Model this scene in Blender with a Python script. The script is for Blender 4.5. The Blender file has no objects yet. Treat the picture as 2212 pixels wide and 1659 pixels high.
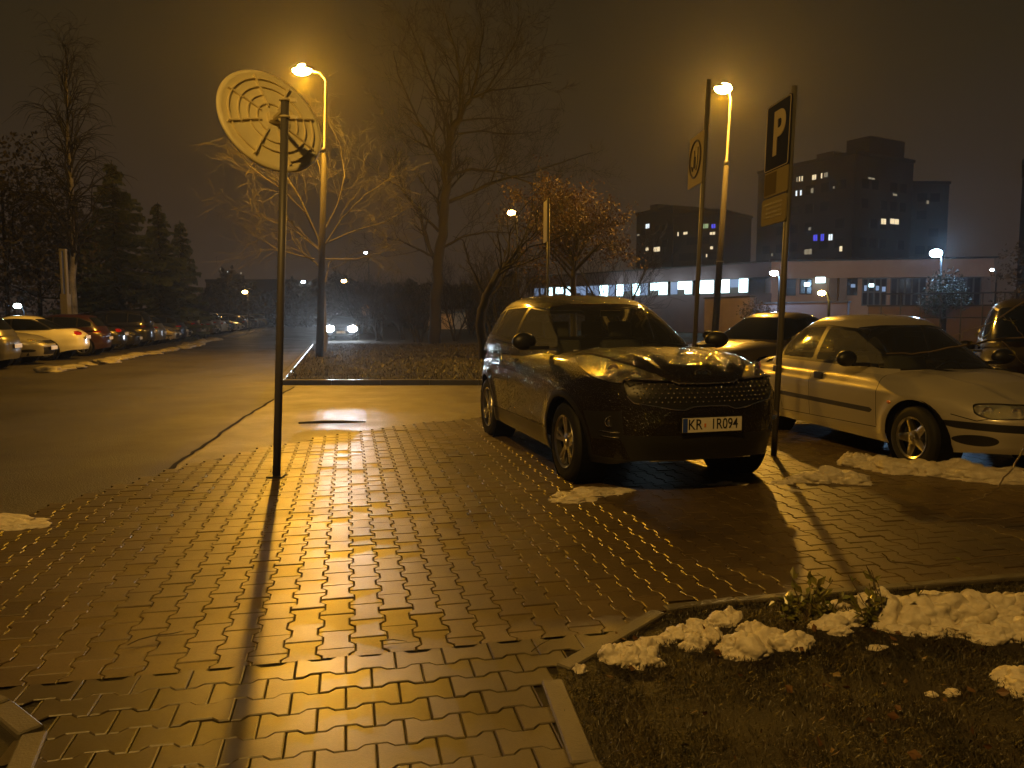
W_L = 5000; W_R = 3100; W_B = 1150; SKY = .48; EXPO = 0.0; HAZE = 0.00075
import bpy, bmesh, math, random
import numpy as np
from mathutils import Vector, Matrix, noise
random.seed(7)
SC = bpy.context.scene
COL = SC.collection
R = math.radians
# ---------------------------------------------------------------- camera model
H = 1.43; PITCH = R(5.07); FPX = 1658.0; CX = 1106.0; CY = 829.5
def ray(px, py):
    u = (px-CX)/FPX; v = (CY-py)/FPX
    return Vector((u, math.cos(PITCH)+v*math.sin(PITCH), -math.sin(PITCH)+v*math.cos(PITCH)))
def P(px, py, D):
    d = ray(px, py); return Vector((0, 0, H)) + d*(D/d.y)
def G(px, py, z=0.0):
    d = ray(px, py); return Vector((0, 0, H)) + d*((z-H)/d.z)
def GX(px, D, z=0.0):      # ground point under picture column px at distance D
    depth = D*math.cos(PITCH)+(H-z)*math.sin(PITCH)
    return Vector(((px-CX)/FPX*depth, D, z))
cam = bpy.data.cameras.new('camera'); camo = bpy.data.objects.new('camera', cam); COL.objects.link(camo)
camo.location = (0, 0, H); camo.rotation_euler = (math.pi/2-PITCH, 0, 0)
cam.sensor_width = 36; cam.lens = 36*FPX/2212; cam.clip_end = 2000; cam.clip_start = 0.05
SC.camera = camo
# ---------------------------------------------------------------- materials
def lin(c): return tuple(((x/12.92) if x <= .04045 else ((x+.055)/1.055)**2.4) for x in c)
def mat(name, col=(.5, .5, .5), rough=.5, metal=0., spec=.5, coat=0., coatr=.1, bump=None, var=None, rvar=None, emit=None, es=0., alpha=None, wet=None):
    m = bpy.data.materials.new(name); m.use_nodes = True
    nt = m.node_tree; b = nt.nodes['Principled BSDF']; L = nt.links.new
    b.inputs['Base Color'].default_value = (*col, 1); b.inputs['Roughness'].default_value = rough
    b.inputs['Metallic'].default_value = metal; b.inputs['Specular IOR Level'].default_value = spec
    b.inputs['Coat Weight'].default_value = coat; b.inputs['Coat Roughness'].default_value = coatr
    tc = nt.nodes.new('ShaderNodeTexCoord')
    def noi(scale, detail=4, rough=.6):
        n = nt.nodes.new('ShaderNodeTexNoise'); n.inputs['Scale'].default_value = scale
        n.inputs['Detail'].default_value = detail; n.inputs['Roughness'].default_value = rough
        L(tc.outputs['Object'], n.inputs['Vector']); return n
    def rng(src, a, b_, lo=.3, hi=.7):
        r = nt.nodes.new('ShaderNodeMapRange'); r.inputs[1].default_value = lo; r.inputs[2].default_value = hi
        r.inputs[3].default_value = a; r.inputs[4].default_value = b_; L(src, r.inputs[0]); return r.outputs[0]
    if var:            # (scale, colour2)
        n = noi(var[0]); mx = nt.nodes.new('ShaderNodeMix'); mx.data_type = 'RGBA'
        L(rng(n.outputs['Fac'], 0, 1), mx.inputs['Factor'])
        mx.inputs['A'].default_value = (*col, 1); mx.inputs['B'].default_value = (*var[1], 1)
        L(mx.outputs['Result'], b.inputs['Base Color'])
    if rvar:           # (scale, lo, hi)
        n = noi(rvar[0]); L(rng(n.outputs['Fac'], rvar[1], rvar[2]), b.inputs['Roughness'])
    if bump:           # (scale, strength, distance)
        n = noi(bump[0], 6); bp = nt.nodes.new('ShaderNodeBump'); bp.inputs['Strength'].default_value = bump[1]
        bp.inputs['Distance'].default_value = bump[2]; L(n.outputs['Fac'], bp.inputs['Height'])
        L(bp.outputs['Normal'], b.inputs['Normal']); 
    if wet:            # droplets: (scale, strength)
        v = nt.nodes.new('ShaderNodeTexVoronoi'); v.inputs['Scale'].default_value = wet[0]; L(tc.outputs['Object'], v.inputs['Vector'])
        v.inputs['Randomness'].default_value = 1
        h = rng(v.outputs['Distance'], 1, 0, 0.0, .42)
        bp = nt.nodes.new('ShaderNodeBump'); bp.inputs['Strength'].default_value = wet[1]; bp.inputs['Distance'].default_value = .005
        L(h, bp.inputs['Height']); L(bp.outputs['Normal'], b.inputs['Normal'])
        if coat: L(bp.outputs['Normal'], b.inputs['Coat Normal'])
    if emit: b.inputs['Emission Color'].default_value = (*emit, 1); b.inputs['Emission Strength'].default_value = es
    return m
def glass_mat(name, tint=(.6, .65, .65), refl=1.0, wet=True, dull=.0):
    m = bpy.data.materials.new(name); m.use_nodes = True; nt = m.node_tree; nt.nodes.clear(); L = nt.links.new
    o = nt.nodes.new('ShaderNodeOutputMaterial'); mx = nt.nodes.new('ShaderNodeMixShader')
    t = nt.nodes.new('ShaderNodeBsdfTransparent'); g = nt.nodes.new('ShaderNodeBsdfGlossy'); f = nt.nodes.new('ShaderNodeFresnel')
    t.inputs[0].default_value = (*tint, 1); g.inputs['Roughness'].default_value = .05; f.inputs[0].default_value = 1.5
    g.inputs[0].default_value = (refl, refl, refl, 1)
    if wet:
        tc = nt.nodes.new('ShaderNodeTexCoord'); v = nt.nodes.new('ShaderNodeTexVoronoi'); v.inputs['Scale'].default_value = 55
        L(tc.outputs['Object'], v.inputs['Vector'])
        r = nt.nodes.new('ShaderNodeMapRange'); r.inputs[1].default_value = 0; r.inputs[2].default_value = .3; r.inputs[3].default_value = 1; r.inputs[4].default_value = 0
        L(v.outputs['Distance'], r.inputs[0]); bp = nt.nodes.new('ShaderNodeBump'); bp.inputs['Strength'].default_value = .3; bp.inputs['Distance'].default_value = .002
        L(r.outputs[0], bp.inputs['Height']); L(bp.outputs[0], g.inputs['Normal'])
    L(f.outputs[0], mx.inputs[0]); L(t.outputs[0], mx.inputs[1]); L(g.outputs[0], mx.inputs[2])
    if dull > 0:       # misted by droplets
        d = nt.nodes.new('ShaderNodeBsdfDiffuse'); d.inputs[0].default_value = (.5, .5, .48, 1); m2 = nt.nodes.new('ShaderNodeMixShader')
        m2.inputs[0].default_value = dull; L(mx.outputs[0], m2.inputs[1]); L(d.outputs[0], m2.inputs[2]); L(m2.outputs[0], o.inputs[0])
    else: L(mx.outputs[0], o.inputs[0])
    return m
def emis(name, col, s): return mat(name, (0, 0, 0), .5, emit=col, es=s)
M = {}
# ---------------------------------------------------------------- object helpers
def tag(o, label=None, cat=None, group=None, kind=None):
    if label: o['label'] = label
    if cat: o['category'] = cat
    if group: o['group'] = group
    if kind: o['kind'] = kind
    return o
def empty(name, loc=(0, 0, 0), rz=0., label=None, cat=None, group=None):
    o = bpy.data.objects.new(name, None); COL.objects.link(o); o.location = loc; o.rotation_euler = (0, 0, rz)
    o.empty_display_size = .2
    return tag(o, label, cat, group)
def link_mesh(name, me, m=None, parent=None, smooth=False):
    o = bpy.data.objects.new(name, me); COL.objects.link(o)
    if m is not None:
        for k in (m if isinstance(m, (list, tuple)) else [m]): me.materials.append(k)
    if smooth:
        me.polygons.foreach_set('use_smooth', [True]*len(me.polygons))
    if parent: o.parent = parent
    return o
def obj(name, bm, m=None, parent=None, smooth=False, autos=None):
    me = bpy.data.meshes.new(name)
    if autos is not None:
        for f in bm.faces: f.smooth = True
        for e in bm.edges:
            if len(e.link_faces) == 2 and e.calc_face_angle(0) > autos: e.smooth = False
    bm.to_mesh(me); bm.free(); return link_mesh(name, me, m, parent, smooth)
def raw(name, V, F, m=None, parent=None, smooth=False):
    me = bpy.data.meshes.new(name); me.from_pydata([tuple(v) for v in V], [], F); me.update()
    return link_mesh(name, me, m, parent, smooth)
def box(bm, c, s, rot=None, bevel=0., seg=2):
    mtx = Matrix.Translation(c) @ (rot.to_4x4() if rot is not None else Matrix.Identity(4)) @ Matrix.Diagonal((*s, 1))
    r = bmesh.ops.create_cube(bm, size=1, matrix=mtx)
    if bevel > 0:
        es = list({e for v in r['verts'] for e in v.link_edges})
        bmesh.ops.bevel(bm, geom=es, offset=bevel, segments=seg, profile=.7, affect='EDGES')
    return bm
def B(): return bmesh.new()
def tube(bm, pts, radii, n=8, caps=True):
    pts = [Vector(p) for p in pts]
    if not isinstance(radii, (list, tuple)): radii = [radii]*len(pts)
    rings = []
    for i, p in enumerate(pts):
        t = (pts[min(i+1, len(pts)-1)]-pts[max(i-1, 0)]).normalized()
        a = t.orthogonal().normalized() if i == 0 else (a - t*a.dot(t)).normalized()
        b = t.cross(a)
        rings.append([bm.verts.new(p+(a*math.cos(2*math.pi*k/n)+b*math.sin(2*math.pi*k/n))*radii[i]) for k in range(n)])
    for i in range(len(rings)-1):
        for k in range(n): bm.faces.new((rings[i][k], rings[i][(k+1) % n], rings[i+1][(k+1) % n], rings[i+1][k]))
    if caps and n > 2:
        bm.faces.new(list(reversed(rings[0]))); bm.faces.new(rings[-1])
    return bm
def lathe(bm, prof, n=32, axis='Z', mtx=None):
    rings = []
    for r, h in prof:
        ring = []
        for k in range(n):
            a = 2*math.pi*k/n
            p = Vector((r*math.cos(a), r*math.sin(a), h)) if axis == 'Z' else Vector((r*math.cos(a), h, r*math.sin(a)))
            ring.append(bm.verts.new(mtx @ p if mtx else p))
        rings.append(ring)
    for i in range(len(rings)-1):
        for k in range(n): bm.faces.new((rings[i][k], rings[i][(k+1) % n], rings[i+1][(k+1) % n], rings[i+1][k]))
    return bm
def prism(bm, poly, z0, z1, mtx=None):
    T = (lambda p: mtx @ Vector(p)) if mtx else (lambda p: Vector(p))
    a = [bm.verts.new(T((x, y, z0))) for x, y in poly]; b = [bm.verts.new(T((x, y, z1))) for x, y in poly]
    bm.faces.new(list(reversed(a))); bm.faces.new(b)
    for i in range(len(poly)): j = (i+1) % len(poly); bm.faces.new((a[i], a[j], b[j], b[i]))
    return bm
def copy_tree(o, parent=None, mats=None):
    c = o.copy(); COL.objects.link(c); c.parent = parent
    if mats and c.type == 'MESH':
        for i, s in enumerate(c.material_slots):
            if s.material and s.material.name in mats:
                c.material_slots[i].link = 'OBJECT'; c.material_slots[i].material = mats[s.material.name]
    for ch in [x for x in COL.objects if x.parent == o]: copy_tree(ch, c, mats)
    return c
def text_mesh(name, s, size, m, parent=None, mtx=None, extrude=.0015, align='CENTER', sx=1.0, bold=0.):
    cu = bpy.data.curves.new(name, 'FONT'); cu.body = s; cu.size = size; cu.extrude = extrude; cu.align_x = align; cu.align_y = 'CENTER'; cu.offset = bold
    o = bpy.data.objects.new(name, cu); COL.objects.link(o)
    dg = bpy.context.evaluated_depsgraph_get(); me = bpy.data.meshes.new_from_object(o.evaluated_get(dg)); bpy.data.objects.remove(o)
    o = link_mesh(name, me, m, parent)
    if sx != 1.0: me.transform(Matrix.Diagonal((sx, 1, 1, 1)))
    if mtx is not None: me.transform(mtx)
    return o
TH = R(13.0)                       # direction of the rows of paving, road and parked cars
UX = Vector((math.cos(TH), math.sin(TH), 0)); UY = Vector((-math.sin(TH), math.cos(TH), 0))
# ================================================================ ground, road, paving
def in_poly(x, y, poly):
    c = False; j = len(poly)-1
    for i in range(len(poly)):
        xi, yi = poly[i]; xj, yj = poly[j]
        if (yi > y) != (yj > y) and x < (xj-xi)*(y-yi)/(yj-yi)+xi: c = not c
        j = i
    return c
M['earth'] = mat('earth', (.035, .028, .018), .85, spec=.2, var=(3, (.05, .045, .025)), bump=(25, .6, .03))
M['asphalt'] = mat('asphalt', (.028, .025, .022), .5, spec=.4, var=(.7, (.055, .049, .042)), rvar=(.5, .42, .68), bump=(70, 1., .010))
M['asphalt_old'] = mat('asphalt_old', (.07, .06, .045), .45, spec=.5, var=(2.3, (.11, .095, .072)), rvar=(1.1, .30, .55), bump=(75, 1., .010))
def sheet(name, pts, z, m, kind='structure'):
    o = raw(name, [(p[0], p[1], z) for p in pts], [list(range(len(pts)))], m); return tag(o, kind=kind)
sheet('ground', [(-600, -60), (600, -60), (600, 900), (-600, 900)], -.03, M['earth'])
def along(o, t): return o + UY*t
# road: right edge starts at the crack, runs with UY to the distance
K0 = G(612, 829); K1 = G(1034, 829)                # kerb of the lawn
rd = [G(-900, 1900), G(-200, 1300), G(350, 1025), K0, along(K0, 30), along(K0, 200), along(K0, 200)-UX*7.4, along(K0, -40)-UX*15.5, Vector((-25, -30, 0)), Vector((-3, -30, 0))]
sheet('road', [(p.x, p.y) for p in [along(K0, 220)+UX*1, along(K0, 220)-UX*12, along(K0, -60)-UX*16, Vector((-2, -40, 0)), Vector((14, -40, 0)), Vector((14, 12, 0)), K1, K0]], -.018, M['asphalt'])
# lighter older asphalt between road crack, kerb and paving
cr = [G(350, 1025), G(430, 968), G(520, 905), G(590, 862), G(640, 832)]
oa = cr + [G(1040, 833), G(1500, 833), Vector((16, 12, 0)), Vector((16, 8, 0)), G(1040, 935), G(600, 1000), G(360, 1050)]
sheet('parking_apron', [(p.x, p.y) for p in oa], -.010, M['asphalt_old'])
# crack along the joint
bm = B(); pts = []
for i in range(len(cr)-1):
    for k in range(8):
        p = cr[i].lerp(cr[i+1], k/8); pts.append(p+Vector((random.uniform(-.02, .02), random.uniform(-.03, .03), 0)))
L_ = [bm.verts.new((p.x-.015-random.random()*.012, p.y, -.005)) for p in pts]; R_ = [bm.verts.new((p.x+.015+random.random()*.02, p.y, -.005)) for p in pts]
for i in range(len(pts)-1): bm.faces.new((L_[i], R_[i], R_[i+1], L_[i+1]))
M['crack'] = mat('crack', (.008, .007, .006), .9, spec=.1)
tag(obj('road_crack', bm, M['crack']), kind='structure')
# paving stones (I shaped blocks laid in columns)
def pavers(name, org, ux, uy, poly, nx, ny, m, p=.14, Lb=.2, z=.0):
    d = .0125; t = .0125; g = .0020; be = .0045; dz = .0035; dep = .03
    half = [(p/2-d, 0), (p/2-d, Lb/4-t), (p/2+d, Lb/4+t), (p/2+d, Lb/2)]
    right = [(x-g, -v) for x, v in reversed(half[1:])] + [(x-g, v) for x, v in half[1:]]
    right[0] = (right[0][0], -(Lb/2-g)); right[-1] = (right[-1][0], Lb/2-g)
    out = right + [(-x, v) for x, v in reversed(right)]
    out = np.array(out)                               # 12 points, ccw
    inn = out.copy(); inn[:, 0] -= np.sign(out[:, 0])*be; inn[:, 1] -= np.sign(out[:, 1])*np.where(np.abs(out[:, 1]) > Lb/2-.01, be, 0)
    n = len(out); V = []; F = []; var = []
    rs = random.Random(hash(name) % 1000 if False else 5)
    for i in range(-nx, nx):
        for j in range(-ny, ny):
            u = i*p; v = j*Lb+(Lb/2 if i % 2 else 0)
            c = org+ux*u+uy*v
            if not in_poly(c.x, c.y, poly): continue
            big = noise.noise(Vector((c.x*.45, c.y*.45, 3)))*.005 + noise.noise(Vector((c.x*1.3, c.y*1.3, 9)))*.004
            h = z+rs.gauss(0, .0012)+big; ta, tb = rs.gauss(0, .0045), rs.gauss(0, .0045); o0 = len(V)
            for ring, zz in ((inn, 0), (out, -dz), (out, -dep)):
                for a, b in ring:
                    q = c+ux*a+uy*b; V.append((q.x, q.y, h+zz+a*ta+b*tb))
            F.append([o0+k for k in range(n)])
            for r_ in (0, 1):
                for k in range(n):
                    k2 = (k+1) % n; F.append([o0+r_*n+k, o0+(r_+1)*n+k, o0+(r_+1)*n+k2, o0+r_*n+k2])
            val = rs.random(); var += [val]*(1+2*n)
    o = raw(name, V, F, m)
    at = o.data.attributes.new('tone', 'FLOAT', 'FACE'); at.data.foreach_set('value', var)
    return tag(o, kind='structure')
def paver_mat(name, a, b, r0, r1, coat=.35):
    m = mat(name, a, .4, bump=(220, .35, .003), rvar=(1.6, r0, r1), coat=coat, coatr=.3); nt = m.node_tree; L = nt.links.new
    bs = nt.nodes['Principled BSDF']; at = nt.nodes.new('ShaderNodeAttribute'); at.attribute_name = 'tone'
    tc = nt.nodes['Texture Coordinate']; n = nt.nodes.new('ShaderNodeTexNoise'); n.inputs['Scale'].default_value = .75; n.inputs['Detail'].default_value = 6; n.inputs['Roughness'].default_value = .65
    L(tc.outputs['Object'], n.inputs['Vector'])
    n2 = nt.nodes.new('ShaderNodeTexNoise'); n2.inputs['Scale'].default_value = 90; n2.inputs['Detail'].default_value = 3; L(tc.outputs['Object'], n2.inputs['Vector'])
    s = nt.nodes.new('ShaderNodeMath'); s.operation = 'MULTIPLY_ADD'; L(at.outputs['Fac'], s.inputs[0]); s.inputs[1].default_value = .13
    L(n.outputs['Fac'], s.inputs[2])
    s2 = nt.nodes.new('ShaderNodeMath'); s2.operation = 'MULTIPLY_ADD'; L(n2.outputs['Fac'], s2.inputs[0]); s2.inputs[1].default_value = .5; L(s.outputs[0], s2.inputs[2])
    r = nt.nodes.new('ShaderNodeMapRange'); r.inputs[1].default_value = .50; r.inputs[2].default_value = 1.15; L(s2.outputs[0], r.inputs[0])
    mx = nt.nodes.new('ShaderNodeMix'); mx.data_type = 'RGBA'; mx.inputs['A'].default_value = (*a, 1); mx.inputs['B'].default_value = (*b, 1)
    L(r.outputs[0], mx.inputs['Factor']); L(mx.outputs['Result'], bs.inputs['Base Color'])
    return m
M['paver'] = paver_mat('paver', (.024, .016, .007), (.135, .095, .042), .36, .50, .12)
M['paver_grey'] = paver_mat('paver_grey', (.036, .028, .016), (.085, .067, .040), .32, .44, .2)
M['joint'] = mat('joint_sand', (.03, .025, .018), .7, spec=.3, bump=(150, .8, .01))
bl = G(0, 1489); br = G(1168, 1383)                # boundary line parking / walkway
far = [(-500, 1300), (-120, 1160), (0, 1128), (160, 1080), (350, 1022), (470, 990), (600, 962), (820, 925), (1040, 902), (1300, 890), (1700, 850), (3600, 850)]
bd = (br-bl).normalized()
park = [G(*q) for q in far] + [bl+bd*14, bl-bd*5]
pk = [(p.x, p.y) for p in park]
sheet('joint_bed', pk + [], -.020+.016, M['joint'])
walk = [bl-bd*5, bl+bd*16, bl+bd*16-UY*6, bl-bd*5-UY*6]
wk = [(p.x, p.y) for p in walk]
sheet('walkway_bed', wk, -.0045, M['joint'])
# planter polygon (right) and bed (left bottom) are cut out of the paving
PL = [G(1184, 1478), G(1206, 1446), G(1420, 1326), G(1580, 1303), G(2600, 1215)]
pl_end = PL[-1]
planter = PL + [Vector((12, -4, 0)), Vector((.55, -4, 0)), G(1300, 1700)]
planter_xy = [(p.x, p.y) for p in planter]
lb = [G(-200, 1420), G(0, 1530), G(58, 1578), G(78, 1600), G(40, 1680), G(-300, 1800)]
lbed_xy = [(p.x, p.y) for p in lb]
def cutpoly(name, o):
    pass
# real outlines as single sheets: paving only where blocks stand
def pav(name, org, ux, uy, poly, nx, ny, m, cut=None, **k):
    o = pavers(name, org, ux, uy, poly, nx, ny, m, **k); bm = bmesh.new(); bm.from_mesh(o.data)
    if cut: bmesh.ops.bisect_plane(bm, geom=bm.verts[:]+bm.edges[:]+bm.faces[:], dist=1e-5, plane_co=cut[0], plane_no=cut[1], clear_outer=True)
    kill = []
    for f in bm.faces:
        c = f.calc_center_median()
        if in_poly(c.x, c.y, planter_xy) or in_poly(c.x, c.y, lbed_xy): kill.append(f)
    bmesh.ops.delete(bm, geom=kill, context='FACES'); bm.to_mesh(o.data); bm.free(); return o
nn = Vector((-bd.y, bd.x, 0))
pav('parking_paving', bl+Vector((1, 0, 0)), bd, Vector((-bd.y, bd.x, 0)), [(p.x, p.y) for p in [G(*q) for q in far]+[bl+bd*14-nn*.11, bl-bd*5-nn*.11]], 95, 70, M['paver'], cut=(bl+nn*.004, -nn), z=.006)
n_ = Vector((-bd.y, bd.x, 0))
pav('walkway_paving', bl-n_*.075, -n_, bd, wk, 40, 90, M['paver_grey'], z=.008)
# kerbs
M['kerb'] = mat('kerb_concrete', (.075, .066, .05), .55, bump=(90, .5, .006), var=(4, (.12, .105, .08)), coat=.1, coatr=.3)
M['kerb_dark'] = mat('kerb_wet_dark', (.07, .065, .06), .35, bump=(60, .5, .006), var=(4, (.10, .09, .08)))
def kerb(name, pts, w=.08, h=.03, m=None, base=-.06, seg=1.0, parent=None):
    bm = B()
    for a, b in zip(pts[:-1], pts[1:]):
        d = (b-a); Ln = d.length; d.normalize(); nseg = max(1, round(Ln/seg)); ang = math.atan2(d.y, d.x)
        for k in range(nseg):
            c = a+d*(Ln*(k+.5)/nseg); s = Ln/nseg-.006
            box(bm, (c.x, c.y, (base+h)/2+random.gauss(0, .001)), (s, w, h-base), Matrix.Rotation(ang+random.gauss(0, .002), 3, 'Z'), .006, 1)
    return tag(obj(name, bm, m or M['kerb']), kind='structure')
kerb('planter_kerb', [Vector((.80, 1.0, 0)), G(1262, 1659)*1.0, G(1192, 1478)], .085, .022)
kerb('planter_kerb', [G(1215, 1450), G(1424, 1328)], .075, .022)
kerb('planter_kerb', [G(1436, 1320), G(1590, 1301), G(2600, 1215)], .06, .02)
kerb('bed_kerb', [G(-220, 1424), G(0, 1530), G(68, 1586)], .08, .02)
kerb('bed_kerb', [G(76, 1592), G(30, 1700)], .08, .02)
kerb('lawn_kerb', [K0, K1, K1+(K1-K0)*3], .15, .085, M['kerb_dark'])
kerb('lawn_kerb', [K0+Vector((-.1, .1, 0)), along(K0, 20)], .15, .07, M['kerb_dark'])
# lawn (behind the kerb)
M['lawn'] = mat('lawn_turf', (.014, .015, .008), .85, spec=.15, var=(1.2, (.028, .024, .014)), bump=(9, 1, .12))
def bumpy(name, poly, z, m, step=.25, amp=.03, kind='structure'):
    xs = [p[0] for p in poly]; ys = [p[1] for p in poly]; nx = int((max(xs)-min(xs))/step)+1; ny = int((max(ys)-min(ys))/step)+1
    V = []; F = []; idx = {}
    for j in range(ny+1):
        for i in range(nx+1):
            x = min(xs)+i*step; y = min(ys)+j*step
            V.append((x, y, z+amp*noise.fractal(Vector((x*1.7, y*1.7, 0)), 1, 2, 4)))
    for j in range(ny):
        for i in range(nx):
            x = min(xs)+(i+.5)*step; y = min(ys)+(j+.5)*step
            if in_poly(x, y, poly): a = j*(nx+1)+i; F.append([a, a+1, a+nx+2, a+nx+1])
    used = sorted({v for f in F for v in f}); mp = {v: k for k, v in enumerate(used)}
    return tag(raw(name, [V[v] for v in used], [[mp[v] for v in f] for f in F], m, smooth=True), kind=kind)
lw = [K0+Vector((0, .12, 0)), K1+(K1-K0)*2.8+Vector((0, .12, 0)), K1+(K1-K0)*2.8+Vector((0, 22, 0)), along(K0, 22)+Vector((.1, 0, 0))]
bumpy('lawn', [(p.x, p.y) for p in lw], .045, M['lawn'], .35, .05)
M['soil'] = mat('planter_soil', (.010, .007, .004), .6, spec=.4, var=(8, (.02, .014, .008)), bump=(60, 1, .03))
bumpy('planter_ground', planter_xy, -.005, M['soil'], .045, .034)
bumpy('bed_ground', lbed_xy, -.01, M['soil'], .04, .012)
# grass blades
def blades(name, poly, n, hmin, hmax, m, z, w=.004, dens=None, seed=3):
    rs = random.Random(seed); xs = [p[0] for p in poly]; ys = [p[1] for p in poly]; V = []; F = []; k = 0; tr = 0
    while k < n and tr < n*20:
        tr += 1; x = rs.uniform(min(xs), max(xs)); y = rs.uniform(min(ys), max(ys))
        if not in_poly(x, y, poly) or noise.noise(Vector((x*4, y*4, 5)))+.55 < rs.random()*.8: continue
        h = rs.uniform(hmin, hmax); a = rs.random()*6.28; l = rs.uniform(.3, 2.2)*h; b = a+1.57+rs.uniform(-.6, .6)
        p = Vector((x, y, z)); s = Vector((math.cos(a), math.sin(a), 0))*w; t = p+Vector((math.cos(b)*l, math.sin(b)*l, h)); mid = p.lerp(t, .55)+Vector((0, 0, h*.25))
        o = len(V); V += [p-s, p+s, mid+s*.8, mid-s*.8, t]; F += [[o, o+1, o+2, o+3], [o+3, o+2, o+4]]; k += 1
    return tag(raw(name, V, F, m), kind='stuff')
M['blade'] = mat('grass_blade', (.011, .012, .005), .45, spec=.4, var=(6, (.035, .022, .009)))
near_pl = [(p.x, p.y) for p in [G(1184, 1478), G(1420, 1328), G(1600, 1302), G(2500, 1240), G(2500, 1900), G(1300, 1900), G(1262, 1659)]]
tag(blades('grass', near_pl, 34000, .004, .024, M['blade'], .004, .0016), 'short wet dark grass in the planter at lower right', 'grass')
lwn = [(p.x, p.y) for p in lw]
tag(blades('grass', lwn, 30000, .03, .09, M['blade'], .05, .008, seed=9), 'dark rough grass of the lawn behind the kerb', 'grass')
# water film / worn patch with stick
bm = B(); a, b = G(645, 916), G(790, 913)
tube(bm, [a+Vector((0, 0, .015)), a.lerp(b, .35)+Vector((0, .01, .02)), a.lerp(b, .7)+Vector((0, -.01, .018)), b+Vector((0, 0, .012))], [.012, .02, .018, .008], 8)
M['bark'] = mat('bark', (.045, .035, .025), .8, bump=(40, .8, .01)); M['bark_dark'] = mat('bark_dark', (.013, .011, .009), .9, spec=.2); M['bark_grey'] = mat('bark_grey', (.05, .04, .026), .8, var=(6, (.05, .045, .04)))
o_stick = tag(obj('stick', bm, M['bark'], smooth=True), 'long dark stick lying on the wet asphalt beyond the paving', 'stick')

for pts, lab in (([(276, 1404), (300, 1392), (335, 1383), (372, 1379), (398, 1373)], 'thin curved twig lying on the paving at lower left'), ([(1148, 1418), (1165, 1404), (1188, 1392)], 'tiny twig on the walkway left of the planter kerb corner'), ([(820, 1395), (850, 1392), (880, 1396)], 'thin twig lying along the edge of the walkway blocks')):
    bm = B(); tube(bm, [G(x, y)+Vector((0, 0, .022)) for x, y in pts], [.0025]*(len(pts)-1)+[.001], 5); tag(obj('twig', bm, M['bark'], smooth=True), lab, 'twig')
# ================================================================ cars
def interp(keys, x):
    if x <= keys[0][0]: return keys[0][1]
    for (a, p), (b, q) in zip(keys[:-1], keys[1:]):
        if x <= b:
            t = (x-a)/(b-a); t = t*t*(3-2*t)*.5+t*.5; return p+(q-p)*t
    return keys[-1][1]
def grid5(bm, f, na, nb, nc):
    def sheet_(g, nu, nv):
        v = [[bm.verts.new(g(i/nu, j/nv)) for j in range(nv+1)] for i in range(nu+1)]
        for i in range(nu):
            for j in range(nv): bm.faces.new((v[i][j], v[i+1][j], v[i+1][j+1], v[i][j+1]))
    sheet_(lambda u, v: f(-1+2*u, -1, v), na, nc)
    sheet_(lambda u, v: f(1-2*u, 1, v), na, nc)
    sheet_(lambda u, v: f(1, -1+2*u, v), nb, nc)
    sheet_(lambda u, v: f(-1, 1-2*u, v), nb, nc)
    sheet_(lambda u, v: f(-1+2*u, -1+2*v, 1), na, nb)
    bmesh.ops.remove_doubles(bm, verts=bm.verts, dist=1e-4)
    bmesh.ops.recalc_face_normals(bm, faces=bm.faces)
def boxmap(a, b, c, n, m):
    h = max(abs(a), abs(b)); s = (h**m+c**m)**(1/m) if h+c > 0 else 1
    s = max(s, 1e-6) if max(h, c) > .5 else 1
    q = (abs(a)**n+abs(b)**n)**(1/n) if h > 0 else 1
    k = (h/q if q > 0 else 1)/s
    return a*k, b*k, c/s
def stencil(bm, poly, ua, va, cond):
    us = [p[0] for p in poly]; vs = [p[1] for p in poly]; u0, u1, v0, v1 = min(us), max(us), min(vs), max(vs); e = .004
    def fb(f):
        a = [v.co.dot(ua) for v in f.verts]; b = [v.co.dot(va) for v in f.verts]; return min(a), max(a), min(b), max(b)
    cand = {}
    for f in bm.faces:
        if cond(f):
            q = fb(f)
            if q[1] > u0-e and q[0] < u1+e and q[3] > v0-e and q[2] < v1+e: cand[f] = q
    for i in range(len(poly)):
        p, q = poly[i], poly[(i+1) % len(poly)]
        d = (q[0]-p[0], q[1]-p[1])
        if abs(d[0])+abs(d[1]) < 1e-6: continue
        x0, x1, y0, y1 = min(p[0], q[0]), max(p[0], q[0]), min(p[1], q[1]), max(p[1], q[1])
        sel = [f for f, b in cand.items() if b[1] > x0-e and b[0] < x1+e and b[3] > y0-e and b[2] < y1+e]
        if not sel: continue
        nrm = (ua*d[1]-va*d[0]).normalized(); co = ua*p[0]+va*p[1]
        geom = list({v for f in sel for v in f.verts})+list({x for f in sel for x in f.edges})+sel
        r = bmesh.ops.bisect_plane(bm, geom=geom, dist=1e-5, plane_co=co, plane_no=nrm)
        for f in [f for f in cand if not f.is_valid]: del cand[f]
        for g in r['geom']:
            if isinstance(g, bmesh.types.BMFace) and g.is_valid: cand[g] = fb(g)
    out = []
    for f in cand:
        c = f.calc_center_median()
        if in_poly(c.dot(ua), c.dot(va), poly): out.append(f)
    return out
def paint(faces, i):
    for f in faces: f.material_index = i
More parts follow.
